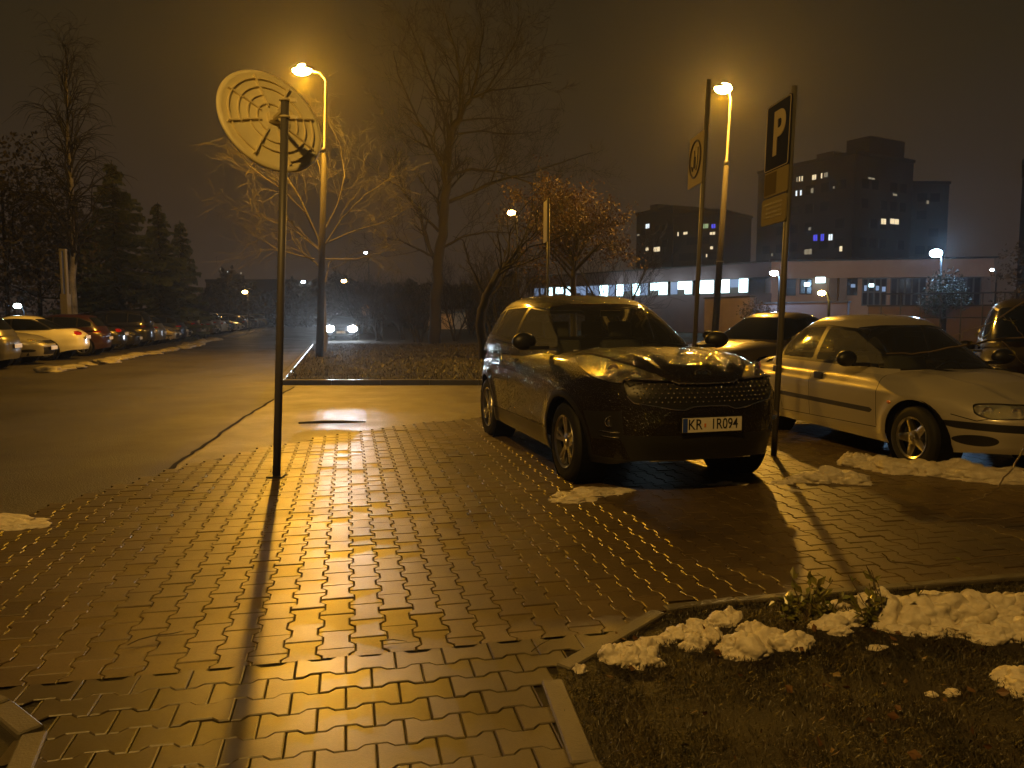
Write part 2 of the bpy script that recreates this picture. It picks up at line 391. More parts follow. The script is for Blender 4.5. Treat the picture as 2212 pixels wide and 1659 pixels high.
def extract(bm, faces, name, m, parent, inset=.004, rim=0.):
    nb = bmesh.new(); mp = {}
    vn = {}
    for f in faces:
        for v in f.verts: vn.setdefault(v, Vector()); vn[v] += f.normal
    inv = {}
    for v, n in vn.items(): mp[v] = nb.verts.new(v.co-n.normalized()*inset); inv[mp[v]] = v.co.copy()
    for f in faces:
        try: nb.faces.new([mp[v] for v in f.verts])
        except ValueError: pass
    bmesh.ops.delete(bm, geom=faces, context='FACES')
    if rim:
        es = [e for e in nb.edges if len(e.link_faces) == 1]
        r = bmesh.ops.extrude_edge_only(nb, edges=es)
        vs = [g for g in r['geom'] if isinstance(g, bmesh.types.BMVert)]
        vset = set(vs)
        # move new ring outwards to the body skin
        for e in list(nb.edges):
            a, b = e.verts
            if a in inv and b not in inv and len(e.link_faces) == 2 and b in vset: b.co = inv[a]
            elif b in inv and a not in inv and len(e.link_faces) == 2 and a in vset: a.co = inv[b]
    return obj(name, nb, m, parent, autos=R(40))
X, Y, Z = Vector((1, 0, 0)), Vector((0, 1, 0)), Vector((0, 0, 1))
def circ(cx, cy, r, n=28, a0=0., a1=2*math.pi, ry=None): return [(cx+r*math.cos(a0+(a1-a0)*k/n), cy+(ry or r)*math.sin(a0+(a1-a0)*k/n)) for k in range(n)]
def strip(p, q, w=.007):
    d = Vector((q[0]-p[0], q[1]-p[1])); n = Vector((-d.y, d.x)).normalized()*(w/2); P_, Q_ = Vector(p), Vector(q)
    return [tuple(P_+n), tuple(P_-n), tuple(Q_-n), tuple(Q_+n)]
def rpoly(pts, r=.03, n=3):
    out = []
    for i, p in enumerate(pts):
        a, b = Vector(pts[i-1]), Vector(pts[(i+1) % len(pts)]); p = Vector(p)
        da, db = (a-p), (b-p); ra = min(r, da.length*.45); rb = min(r, db.length*.45); s, t = p+da.normalized()*ra, p+db.normalized()*rb
        for k in range(n+1): u = k/n; out.append(tuple(s*(1-u)**2+p*2*u*(1-u)+t*u*u))
    return out
def wheel(parent, x, y, r, w, rimr, spokes, mt, mr, side, rot=0., steer=0., style='multi'):
    bm = B(); t = w/2; sd = side
    prof = [(rimr-.01, t-.02), (rimr+.005, t-.004), (rimr+.03, t), (r-.05, t+.004), (r-.015, t-.012), (r, t-.035), (r, -t+.035), (r-.015, -t+.01), (r-.05, -t), (rimr, -t+.01)]
    lathe(bm, prof, 48, 'Y')
    W_ = obj('wheel', bm, mt, parent, autos=R(35)); W_.location = (x, y, r); W_.rotation_euler = (0, rot, steer)
    bm = B(); s = sd
    lathe(bm, [(rimr-.012, s*(t-.06)), (rimr-.012, s*(t-.012)), (rimr+.006, s*(t-.001)), (rimr+.008, s*(t-.008))], 48, 'Y')
    lathe(bm, [(0.001, s*(t-.012)), (.03, s*(t-.012)), (.034, s*(t-.02)), (.075, s*(t-.03)), (.085, s*(t-.05)), (.09, s*(t-.10))], 24, 'Y')
    for k in range(spokes):
        if style == 'multi':
            angs = [2*math.pi*k/spokes-.16, 2*math.pi*k/spokes+.16]; wd0, wd1 = .018, .024
        else: angs = [2*math.pi*k/spokes]; wd0, wd1 = .046, .030
        for a in angs:
            c, q = math.cos(a), math.sin(a); e = Vector((c, 0, q)); f = Vector((-q, 0, c)); yo = Vector((0, s, 0))
            a_, b_ = .06, rimr-.008
            V = []
            for (rr, ww, yy) in ((a_, wd0, t-.028), (b_, wd1, t-.018)):
                for (o1, dy) in ((-1, -.03), (-1, -.006), (-.6, 0), (.6, 0), (1, -.006), (1, -.03)): V.append(bm.verts.new(e*rr+f*(ww*o1)+yo*(yy+dy)))
            for i in range(5): bm.faces.new((V[i], V[i+1], V[i+7], V[i+6]))
    bmesh.ops.recalc_face_normals(bm, faces=bm.faces)
    obj('rim', bm, mr, W_, autos=R(30))
    bm = B(); lathe(bm, [(0.001, s*(t-.09)), (rimr-.01, s*(t-.09))], 32, 'Y'); obj('brake_disc', bm, M['blackpl'], W_)
    return W_
M['blackpl'] = mat('black_plastic', (.012, .012, .012), .42, bump=(200, .3, .002)); M['gap'] = mat('panel_gap', (.003, .003, .003), .8, spec=.1)
M['tyre'] = mat('tyre_rubber', (.012, .012, .012), .7, spec=.3, bump=(60, .4, .004)); M['chrome'] = mat('chrome', (.75, .74, .72), .12, 1.)
M['rim'] = mat('alloy_rim', (.55, .54, .52), .28, 1., bump=(30, .2, .002)); M['interior'] = mat('car_interior', (.02, .02, .022), .8)
M['lightgrey_int'] = mat('cloth_seat', (.06, .06, .062), .85)
M['lamp_glass'] = mat('headlight_lens', (.02, .02, .018), .14, .9, coat=.25, coatr=.04, bump=(20, 1., .05), var=(12, (.65, .63, .58))); M['lamp_glass2'] = mat('headlight_lens_clear', (.16, .155, .14), .15, .75, coat=.6, coatr=.04, bump=(18, 1., .04), var=(15, (.62, .60, .55))); M['redlens'] = mat('tail_lens', (.35, .012, .008), .15, coat=1., bump=(40, .5, .01))
M['amber'] = mat('amber_lens', (.6, .18, .01), .2, coat=1.); M['plate'] = mat('plate_white', (.62, .60, .56), .35); M['plateink'] = mat('plate_ink', (.01, .01, .01), .5)
M['euband'] = mat('plate_band', (.02, .05, .3), .4)
M['glass_dark'] = glass_mat('car_glass_dark', (.25, .27, .27)); M['glass'] = glass_mat('car_glass', (.72, .76, .74), dull=.03); M['glass_mist'] = glass_mat('car_glass_misted', (.45, .47, .45), dull=.16)
M['opaqueglass'] = mat('far_car_glass', (.006, .007, .008), .08, coat=.0, spec=.8)
M['paint_suv'] = mat('paint_dark_brown', (.007, .005, .0035), .5, .05, spec=.15, coat=.85, coatr=.06, wet=(64, .85))
M['paint_silver'] = mat('paint_silver_gold', (.40, .37, .31), .36, .3, coat=.7, coatr=.1, wet=(130, .10))
def build_car(name, label, cat, group, sp, loc, heading, hero=False):
    """local +x = nose, origin on the ground between the axles. heading = angle from -Y (towards the camera) to +X"""
    root = empty(name, loc, heading-math.pi/2, label, cat, group)
    rs = 1.0 if hero else .5
    Wd = sp['W']/2; xf, xr = sp['xf'], sp['xr']; sh = sp['sh']; bot = sp['bot']; sec = sp['sec']; nose = sp['nose']; tail = sp['tail']; wb = sp['wb']/2; ra = sp['arch']; rw = sp['rw']
    def low(a, b, c):
        A, Bq, c2 = boxmap(a, b, c, sp.get('n', 5), 12)
        xg = A*(xf if A > 0 else -xr)
        zb = interp(bot, xg); z = zb+(interp(sh, xg)-zb)*c2
        x = A*(interp(nose, z)-sp['bow']*Bq*Bq) if A > 0 else -A*(interp(tail, z)+sp['tbow']*Bq*Bq)
        y = Bq*Wd*interp(sec, z)*interp(sp['wid'], xg)
        for wx in (-wb, wb):
            d = math.hypot(x-wx, z-rw); y += math.copysign(.022*math.exp(-((d-ra-.03)/.07)**2), Bq)*min(1, abs(Bq))**8
        t = c2**10
        z += t*interp(sp['crown'], x)*(1-Bq*Bq)
        if x > .8 and t > .5:
            yr = sp['ridge'][0]+(x-1.)*sp['ridge'][1]
            z += sp['ridge'][2]*math.exp(-((abs(y)-yr)/.035)**2)-sp['ridge'][2]*1.2*math.exp(-((abs(y)-yr+.08)/.05)**2)
        cz = sp['crease'][0]+sp['crease'][1]*x
        y += math.copysign(.010*math.exp(-((z-cz)/.02)**2), Bq)*min(1, abs(Bq))**8
        return Vector((x, y, z))
    bm = B(); grid5(bm, low, int(110*rs), int(44*rs), int(30*rs))
    side = lambda f: abs(f.normal.y) > .35
    sideL = lambda s: (lambda f: f.normal.y*s > .35)
    # open the cabin and the arches
    cab = [f for f in bm.faces if f.normal.z > .6 and sp['cab'][0] < f.calc_center_median().x < sp['cab'][1] and abs(f.calc_center_median().y) < Wd*.86]
    if hero: bmesh.ops.delete(bm, geom=cab, context='FACES')
    na = 36 if hero else 16
    for s in (-1, 1):
        for wx in (-wb, wb):
            if sp.get('clad'):
                paint(stencil(bm, circ(wx, rw+.01, ra+.055, na), X, Z, sideL(s)), 2)
            fs = stencil(bm, circ(wx, rw+.01, ra, na), X, Z, sideL(s)); bmesh.ops.delete(bm, geom=fs, context='FACES')
    if sp.get('clad'):
        for s in (-1, 1): paint(stencil(bm, [(-wb+ra, .1), (wb-ra, .1), (wb-ra+.01, sp['clad']), (-wb+ra-.01, sp['clad'])], X, Z, sideL(s)), 2)
    if hero:
        for p, q in sp['gaps']:
            for s in (-1, 1): paint(stencil(bm, strip(p, q), X, Z, sideL(s)), 1)
    for pl in sp.get('rub', []):
        for s in (-1, 1): paint(stencil(bm, pl, X, Z, sideL(s)), 2)
    front = lambda f: f.normal.x > .25
    rear = lambda f: f.normal.x < -.25
    for pl in sp.get('fblack', []): paint(stencil(bm, pl, Y, Z, front), 2)
    for pl, nm, mt_, ins in sp.get('fparts', []):
        fs = stencil(bm, pl, Y, Z, front)
        if fs: extract(bm, fs, nm, M[mt_], root, ins, rim=1)
    for pl, mt_ in sp.get('rparts', []):
        for s in (-1, 1):
            fs = stencil(bm, [(s*u, v) for u, v in pl], Y, Z, rear)
            if fs: extract(bm, fs, 'taillight', M[mt_], root, -.004, rim=1)
    c45 = math.sqrt(.5)
    for s in (-1, 1):
        if hero:
            hp = sp['head']; cu = sum(p[0] for p in hp)/len(hp); cv = sum(p[1] for p in hp)/len(hp)
            paint(stencil(bm, [(p[0]+math.copysign(.012, p[0]-cu), p[1]+math.copysign(.010, p[1]-cv)) for p in hp], Vector((-c45, s*c45, 0)), Z, lambda f: (f.normal.x+s*f.normal.y) > .1 and f.calc_center_median().x > .8 and f.calc_center_median().y*s > 0), 1)
        fs = stencil(bm, sp['head'], Vector((-c45, s*c45, 0)), Z, lambda f: (f.normal.x+s*f.normal.y) > .1 and f.calc_center_median().x > .8 and f.calc_center_median().y*s > 0)
        if fs:
            hl = extract(bm, fs, 'headlight', M[sp.get('headmat', 'lamp_glass')], root, .004, rim=1)
            for (u, zz, rr, dp) in sp.get('bulbs', []) if hero else []:
                b2 = B(); n_ = Vector((c45, s*c45, 0))
                c0 = Vector((-c45, s*c45, 0))*u+Z*zz; bpy.context.view_layer.update(); hh = hl.ray_cast(c0+n_*4, -n_); c = hh[1]+n_*.002 if hh[0] else c0+n_*1.9
                mt4 = Matrix.Translation(c) @ Vector((0, 0, 1)).rotation_difference((n_+Vector((.5, 0, .1))).normalized()).to_matrix().to_4x4()
                lathe(b2, [(rr, -.02), (rr+.004, .004), (rr-.006, .008), (rr-.012, -.012), (.001, .004)], 24, 'Z', mt4)
                obj('projector', b2, M['chrome'], hl, True)
        if 'tailside' in sp:
            fs = stencil(bm, sp['tailside'], Vector((c45, s*c45, 0)), Z, lambda f: (-f.normal.x+s*f.normal.y) > .1 and f.calc_center_median().x < -.8 and f.calc_center_median().y*s > 0)
            if fs: extract(bm, fs, 'taillight', M['redlens'], root, -.004, rim=1)
    paintm = sp['paint']
    body = obj('body', bm, [paintm, M['gap'], M['blackpl'], M['chrome']], root, autos=R(38))
    # wheel arch liners and floor pan
    bm = B()
    for s in (-1, 1):
        for wx in (-wb, wb): lathe(bm, [(.0, s*(Wd-.30)), (ra+.01, s*(Wd-.30)), (ra+.01, s*(Wd-.05))], na, 'Y', Matrix.Translation((wx, 0, rw+.01)))
    box(bm, (0, 0, .34), (xf-xr-.9, Wd*2-.42, .16)); obj('underbody', bm, M['gap'], root)
    # greenhouse
    g0f, g1f, g0r, g1r = sp['gh']; roof = sp['roof']; gb = sp['gbase']; gw = sp['gw']
    def gh(a, b, c):
        A, Bq, c2 = boxmap(a, b, c, sp.get('gn', 5), 9)
        fr = g0f+(g1f-g0f)*c2**1.06; re = g0r+(g1r-g0r)*c2**1.15
        mid = (g1f+g1r)/2
        x = mid+A*(fr-mid-sp['wbow']*Bq*Bq) if A > 0 else mid-A*(re-mid+sp['rbow']*Bq*Bq)
        zt = roof-sp['rarc']*(A+.0)**2-.035*max(0, A)**2
        z = gb+(zt-gb)*c2+.022*(1-Bq*Bq)*c2**8
        y = Bq*(gw[0]+(gw[1]-gw[0])*c2**1.35)*(1-.07*max(0, -A)**2*c2-.05*max(0, A)**2)
        return Vector((x, y, z))
    bm = B(); grid5(bm, gh, int(80*rs), int(36*rs), int(26*rs))
    gl = M['opaqueglass'] if not hero else None
    for s in (-1, 1):
        paint(stencil(bm, sp['dlo_out'], X, Z, sideL(s)), 3 if sp.get('chromeline') else 2)
        if hero: paint(stencil(bm, sp['dlo'], X, Z, sideL(s)), 2)
        for k, wn in enumerate(sp['wins']):
            fs = stencil(bm, rpoly(wn, .03), X, Z, sideL(s))
            if fs: extract(bm, fs, 'side_window', gl or M[sp['glassm'][k]], root, .003)
    fs = stencil(bm, rpoly(sp['ws'], .05), Y, Z, lambda f: f.normal.x > .2)
    if fs: extract(bm, fs, 'windscreen', gl or M[sp['wsglass']], root, .003)
    fs = stencil(bm, rpoly(sp['rw_'], .05), Y, Z, lambda f: f.normal.x < -.2)
    if fs: extract(bm, fs, 'rear_window', gl or M['glass'], root, .003)
    obj('roof', bm, [paintm, M['gap'], M['blackpl'], M['chrome']], root, autos=R(38))
    # wheels
    for s in (-1, 1):
        for wx in (-wb, wb):
            wheel(root, wx, s*(Wd-sp['tw']/2-.03), rw, sp['tw'], sp['rimr'], sp['spokes'], M['tyre'], M['rim'], s, random.random(), sp.get('steer', 0) if wx > 0 else 0, sp.get('style', 'multi'))
    # mirrors
    for s in (-1, 1):
        mx_, mz = sp['mirror']
        bm = B(); bmesh.ops.create_uvsphere(bm, u_segments=16, v_segments=10, radius=1, matrix=Matrix.Translation((mx_, s*(Wd+.10), mz+.06)) @ Matrix.Rotation(s*R(-12), 4, 'Z') @ Matrix.Diagonal((.075, .125, .085, 1)))
        for v in bm.verts:
            if v.co.x < mx_-.03: v.co.x = mx_-.03
        box(bm, (mx_+.02, s*(Wd-.04), mz), (.06, .2, .035), None, .01)
        obj('wing_mirror', bm, sp.get('mirmat', M['blackpl']), root, autos=R(50))
    # handles
    for hx, hz in sp['handles']:
        for s in (-1, 1):
            bm = B(); yy = Wd*interp(sec, hz)+.004
            if sp.get('flush'): box(bm, (hx, s*(yy+.001), hz), (.15, .02, .075), None, .008)
            else:
                box(bm, (hx, s*(yy+.022), hz), (.19, .02, .026), None, .008)
                box(bm, (hx+.08, s*(yy+.008), hz), (.02, .03, .022)); box(bm, (hx-.08, s*(yy+.008), hz), (.02, .03, .022))
            obj('door_handle', bm, M['blackpl'] if sp.get('flush') else paintm, root, autos=R(40))
    # interior
    if hero:
        bm = B(); fz = gb-.55
        box(bm, (sp['cab'][0]*.5+sp['cab'][1]*.5-.0, 0, fz), (sp['cab'][1]-sp['cab'][0]+.1, Wd*1.75, .02))
        box(bm, (g0f-.30, 0, gb-.10), (.62, Wd*1.62, .14), None, .05, 3); box(bm, (sp['cab'][1]-.04, 0, gb-.25), (.02, Wd*1.7, .5)); box(bm, (sp['cab'][0]+.05, 0, gb-.25), (.02, Wd*1.6, .5))
        box(bm, (0, Wd*.86, gb-.3), (2.3, .02, .5)); box(bm, (0, -Wd*.86, gb-.3), (2.3, .02, .5))
        obj('interior', bm, M['interior'], root)
        for sx, sy, ww in ((.0, .37, .48), (.0, -.37, .48), (-.85, 0, 1.25)):
            bm = B(); box(bm, (sx+.05, sy, gb-.50), (.5, ww, .18), None, .05, 3)
            box(bm, (sx-.22, sy, gb-.16), (.14, ww, .62), Matrix.Rotation(R(-14), 3, 'Y'), .05, 3)
            for hy in ((0,) if ww < 1 else (-.38, .38)): box(bm, (sx-.33, sy+hy, gb+.26), (.09, .26, .18), Matrix.Rotation(R(-10), 3, 'Y'), .035, 3)
            obj('seat', bm, M['lightgrey_int'], root, autos=R(50))
        bm = B(); mt4 = Matrix.Translation((g0f-.66, .37, gb-.04)) @ Matrix.Rotation(R(-62), 4, 'Y')
        pts = [mt4 @ Vector((.18*math.cos(a), .18*math.sin(a), 0)) for a in [2*math.pi*k/24 for k in range(25)]]; tube(bm, pts, .014, 6, False)
        box(bm, mt4.translation, (.03, .30, .05), mt4.to_3x3()); obj('steering_wheel', bm, M['interior'], root, True)
        bm = B(); box(bm, (g1f+.10, 0, roof-.19), (.02, .22, .06), None, .008); obj('rear_view_mirror', bm, M['blackpl'], root)
        # wipers
        for sy, ln in ((.05, .62), (-.62, .55)):
            bm = B(); a = Vector((g0f+.06, sy+.5, gb+.055)); b = Vector((g0f-.03-.04, sy+.5-ln, gb+.075)); tube(bm, [a, a.lerp(b, .5)+Vector((0, 0, .02)), b], .008, 5)
            obj('wiper', bm, M['blackpl'], root)
    # plates
    for end in (1, -1) if not hero else (1,):
        px_ = sp['plate'][0] if end > 0 else xr-.005; pz = sp['plate'][1] if end > 0 else sp.get('rplate', .8)
        bm = B(); box(bm, (px_, 0, pz), (.012, .535, .125), None, .002); pf = obj('plate_holder', bm, M['blackpl'], root)
        bm = B(); box(bm, (px_+end*.008, 0, pz), (.004, .52, .112), None, .001); pp = obj('licence_plate', bm, M['plate'], root)
        if hero and sp.get('reg'):
            m4 = Matrix(((0, 0, 1, px_+.0115), (1, 0, 0, 0), (0, 1, 0, pz), (0, 0, 0, 1)))
            reg = sp['reg']
            text_mesh('lettering', reg[0], .116, M['plateink'], pp, m4 @ Matrix.Translation((-.152, .001, 0)), .001, sx=.86, bold=.0006)
            text_mesh('lettering', reg[1], .116, M['plateink'], pp, m4 @ Matrix.Translation((.105, .001, 0)), .001, sx=.80, bold=.0006)
            bm = B(); box(bm, (px_+.0115, -.238, pz), (.003, .04, .108)); obj('plate_band', bm, M['euband'], pp)
            bm = B(); box(bm, (px_+.0115, -.065, pz-.004), (.003, .014, .03)); obj('plate_sticker', bm, M['amber'], pp)
    return root
# ---- dark SUV
g_top = [(-.66, .905), (-.64, .935), (-.60, .945), (-.30, .925), (-.24, .905), (0, .90), (.24, .905), (.30, .925), (.60, .945), (.64, .935), (.66, .905)]
g_bot = [(.64, .80), (.60, .755), (.30, .705), (.22, .70), (.15, .725), (0, .73), (-.15, .725), (-.22, .70), (-.30, .705), (-.60, .755), (-.64, .80)]
SUV = dict(W=1.855, xf=2.245, xr=-2.235, wb=2.67, arch=.385, rw=.345, tw=.225, rimr=.225, spokes=5, n=6.2,
    sh=[(-2.235, .98), (-2.0, 1.10), (-1.2, 1.13), (0, 1.11), (.9, 1.10), (1.4, 1.10), (1.8, 1.075), (2.05, 1.04), (2.245, 1.0)],
    bot=[(-2.235, .34), (-1.8, .24), (1.7, .22), (2.1, .24), (2.245, .30)],
    sec=[(.2, .93), (.32, .965), (.5, .985), (.75, 1.0), (.92, .985), (1.02, .955), (1.14, .91)],
    nose=[(.2, 2.13), (.30, 2.20), (.45, 2.235), (.62, 2.245), (.80, 2.235), (.92, 2.21), (1.0, 2.15), (1.1, 2.08)],
    tail=[(.2, -2.12), (.35, -2.2), (.6, -2.235), (.8, -2.19), (1.1, -2.14)], bow=.17, tbow=.14,
    wid=[(-2.235, .93), (-1.6, .985), (-.8, 1.), (.9, 1.), (1.5, .99), (2.245, .95)], crown=[(-2.2, .0), (.7, .0), (1.0, .045), (1.6, .06), (2.1, .045), (2.245, .03)],
    ridge=(.46, -.10, .012), crease=(.86, -.02), cab=(-1.95, .92), clad=.40,
    gaps=[((.93, .42), (.93, .72)), ((.93, .72), (.86, 1.1)), ((-.33, .38), (-.33, 1.12)), ((-1.02, .80), (-1.17, 1.13)), ((-1.02, .80), (-.95, .42)), ((-.95, .40), (.93, .42))],
    fblack=[[(-.70, .50), (.70, .50), (.60, .30), (-.60, .30)], [(-.86, .66), (-.68, .69), (-.66, .46), (-.82, .44)], [(.86, .66), (.68, .69), (.66, .46), (.82, .44)], [(-1, .30), (1, .30), (1, .1), (-1, .1)]],
    fparts=[(rpoly(g_top+g_bot, .012, 2), 'grille', 'blackpl', .035)],
    head=[(-.34, 1.085), (-.48, 1.105), (-.72, 1.08), (-.98, 1.03), (-1.18, .975), (-1.27, .935), (-1.2, .915), (-1.02, .90), (-.84, .91), (-.66, .945), (-.48, 1.01)],
    bulbs=[(-.84, 1.0, .045, 0), (-1.04, .965, .036, 0)],
    gh=(1.06, .16, -2.08, -1.80), gbase=1.02, roof=1.645, rarc=.075, gw=(.875, .635), wbow=.14, rbow=.10, gn=5.5,
    dlo_out=rpoly([(.78, 1.10), (.06, 1.50), (-.40, 1.545), (-1.20, 1.53), (-1.64, 1.44), (-1.86, 1.27), (-1.72, 1.17), (-.6, 1.12)], .05),
    dlo=rpoly([(.73, 1.115), (.05, 1.485), (-.40, 1.53), (-1.20, 1.515), (-1.62, 1.43), (-1.82, 1.28), (-1.70, 1.19), (-.6, 1.14)], .05),
    wins=[[(.62, 1.135), (.50, 1.225), (.04, 1.470), (-.32, 1.515), (-.34, 1.155)], [(-.41, 1.16), (-.39, 1.522), (-1.12, 1.505), (-1.16, 1.195)], [(-1.22, 1.205), (-1.18, 1.50), (-1.60, 1.42), (-1.78, 1.29), (-1.66, 1.205)]],
    glassm=['glass_mist', 'glass_mist', 'glass_mist'], wsglass='glass', chromeline=1,
    ws=[(-.72, 1.06), (-.57, 1.52), (-.3, 1.555), (.3, 1.555), (.57, 1.52), (.72, 1.06)], rw_=[(-.62, 1.16), (-.50, 1.5), (.50, 1.5), (.62, 1.16)],
    mirror=(.60, 1.13), handles=[(-.12, .98), (-1.0, 1.02)], plate=(2.262, .585), reg=('KR', '1R094'), steer=0, paint=M['paint_suv'],
    rparts=[([(.45, .93), (.86, .95), (.86, 1.04), (.5, 1.02)], 'redlens')], )
ALF = R(16.2)
f_c, r_c = G(1210, 1037), G(1062, 940)
hv = Vector((math.sin(ALF), -math.cos(ALF), 0)); lv = Vector((math.cos(ALF), math.sin(ALF), 0))
suv = build_car('parked_car', 'dark brown wet SUV with plate KR 1R094 and a chrome rimmed grille', 'car', None, SUV, (f_c+r_c)/2+lv*.88, ALF, True)
# SUV extras
bm = B(); gl_ = [(y, z) for y, z in rpoly(g_top+g_bot, .012, 2)]
def nose_x(y, z): return interp(SUV['nose'], z)-.205*(y/.9)**2-.012*0
def on_nose(o_body, y, z, fallback=2.2):
    h = o_body.ray_cast(Vector((4, y, z)), Vector((-1, 0, 0))) if o_body else (False,)
    return h[1].x if h[0] else fallback
bpy.context.view_layer.update()
sb = [c for c in suv.children if c.name.startswith('body')][0]
def px_ring(pts, off=.006, grow=.014):
    out = []
    cy = sum(p[0] for p in pts)/len(pts); cz = sum(p[1] for p in pts)/len(pts)
    for y, z in pts:
        yy = y+math.copysign(grow, y-cy) if abs(y-cy) > .3 else y; zz = z+math.copysign(grow, z-cz)
        out.append(Vector((on_nose(sb, yy, zz, nose_x(yy, zz))+off, y, z)))
    return out
rg = px_ring(gl_); tube(bm, rg+[rg[0]], .0065, 6, False); gr = [c for c in suv.children if c.name.startswith('grille')][0]
obj('grille_surround', bm, M['chrome'], gr, True)
bm = B()
for j, z in enumerate([.76, .795, .83, .865, .90]):
    for i in range(-13, 14):
        y = i*.048+(.024 if j % 2 else 0)
        if in_poly(y, z, [(a*.94, b) for a, b in gl_]) : bmesh.ops.create_icosphere(bm, subdivisions=1, radius=.0075, matrix=Matrix.Translation((nose_x(y, z)-.026, y, z)) @ Matrix.Diagonal((.6, 1.2, 1, 1)))
tag(obj('grille_studs', bm, M['chrome'], gr, True), kind='stuff')
# oval badge
bm = B(); bz = .975; bx = on_nose(sb, 0, bz, 2.15)
nrm = Vector((.9, 0, .45)).normalized(); m4 = Matrix.Translation((bx+.006, 0, bz)) @ Matrix(((0, -.45, .9, 0), (1, 0, 0, 0), (0, .9, .45, 0), (0, 0, 0, 1)))
tube(bm, [m4 @ Vector((.068*math.cos(a), .034*math.sin(a), 0)) for a in [2*math.pi*k/28 for k in range(29)]], .005, 6, False)
bd_ = obj('badge', bm, M['chrome'], suv, True)
text_mesh('badge_lettering', 'KIA', .046, M['chrome'], bd_, m4, .002, sx=1.15, bold=.001)
for s in (-1, 1):
    fx = on_nose(sb, s*.745, .60, 2.0)
    bm = B(); lathe(bm, [(.040, .0), (.044, .010), (.038, .012), (.034, -.004), (.002, .0)], 24, 'Z', Matrix.Translation((fx+.004, s*.745, .60)) @ Matrix.Rotation(R(90), 4, 'Y'))
    obj('fog_lamp', bm, M['chrome'], suv, True)
    for z in (.515, .475):
        bm = B(); tube(bm, [(on_nose(sb, s*y, z, 2)+.008, s*y, z) for y in (.69, .74, .79)], .006, 6); obj('bumper_trim', bm, M['chrome'], suv, True)
    continue
    bm = B()      # roof rail
    pts = [Vector((x, s*(.60 if x < -1.4 or x > 0 else .615), 0)) for x in (.02, -.1, -.5, -1., -1.4, -1.55)]
    zz = [1.575, 1.625, 1.655, 1.655, 1.635, 1.58]
    tube(bm, [Vector((p.x, p.y, z)) for p, z in zip(pts, zz)], .014, 8); obj('roof_rail', bm, M['blackpl'], suv, True)
bm = B(); tube(bm, [(on_nose(sb, y_, .29, 2.1)+.004, y_, .29) for y_ in (-.45, -.3, -.15, 0, .15, .3, .45)], .012, 8); obj('skid_trim', bm, M['chrome'], suv, True)
bm = B()
for y, s_ in ((-.62, .06), (-.30, .07)): box(bm, (.93, y, 1.10), (.004, s_, .04), Matrix.Rotation(R(-35), 3, 'Y'))
obj('windscreen_sticker', bm, M['plate'], suv)
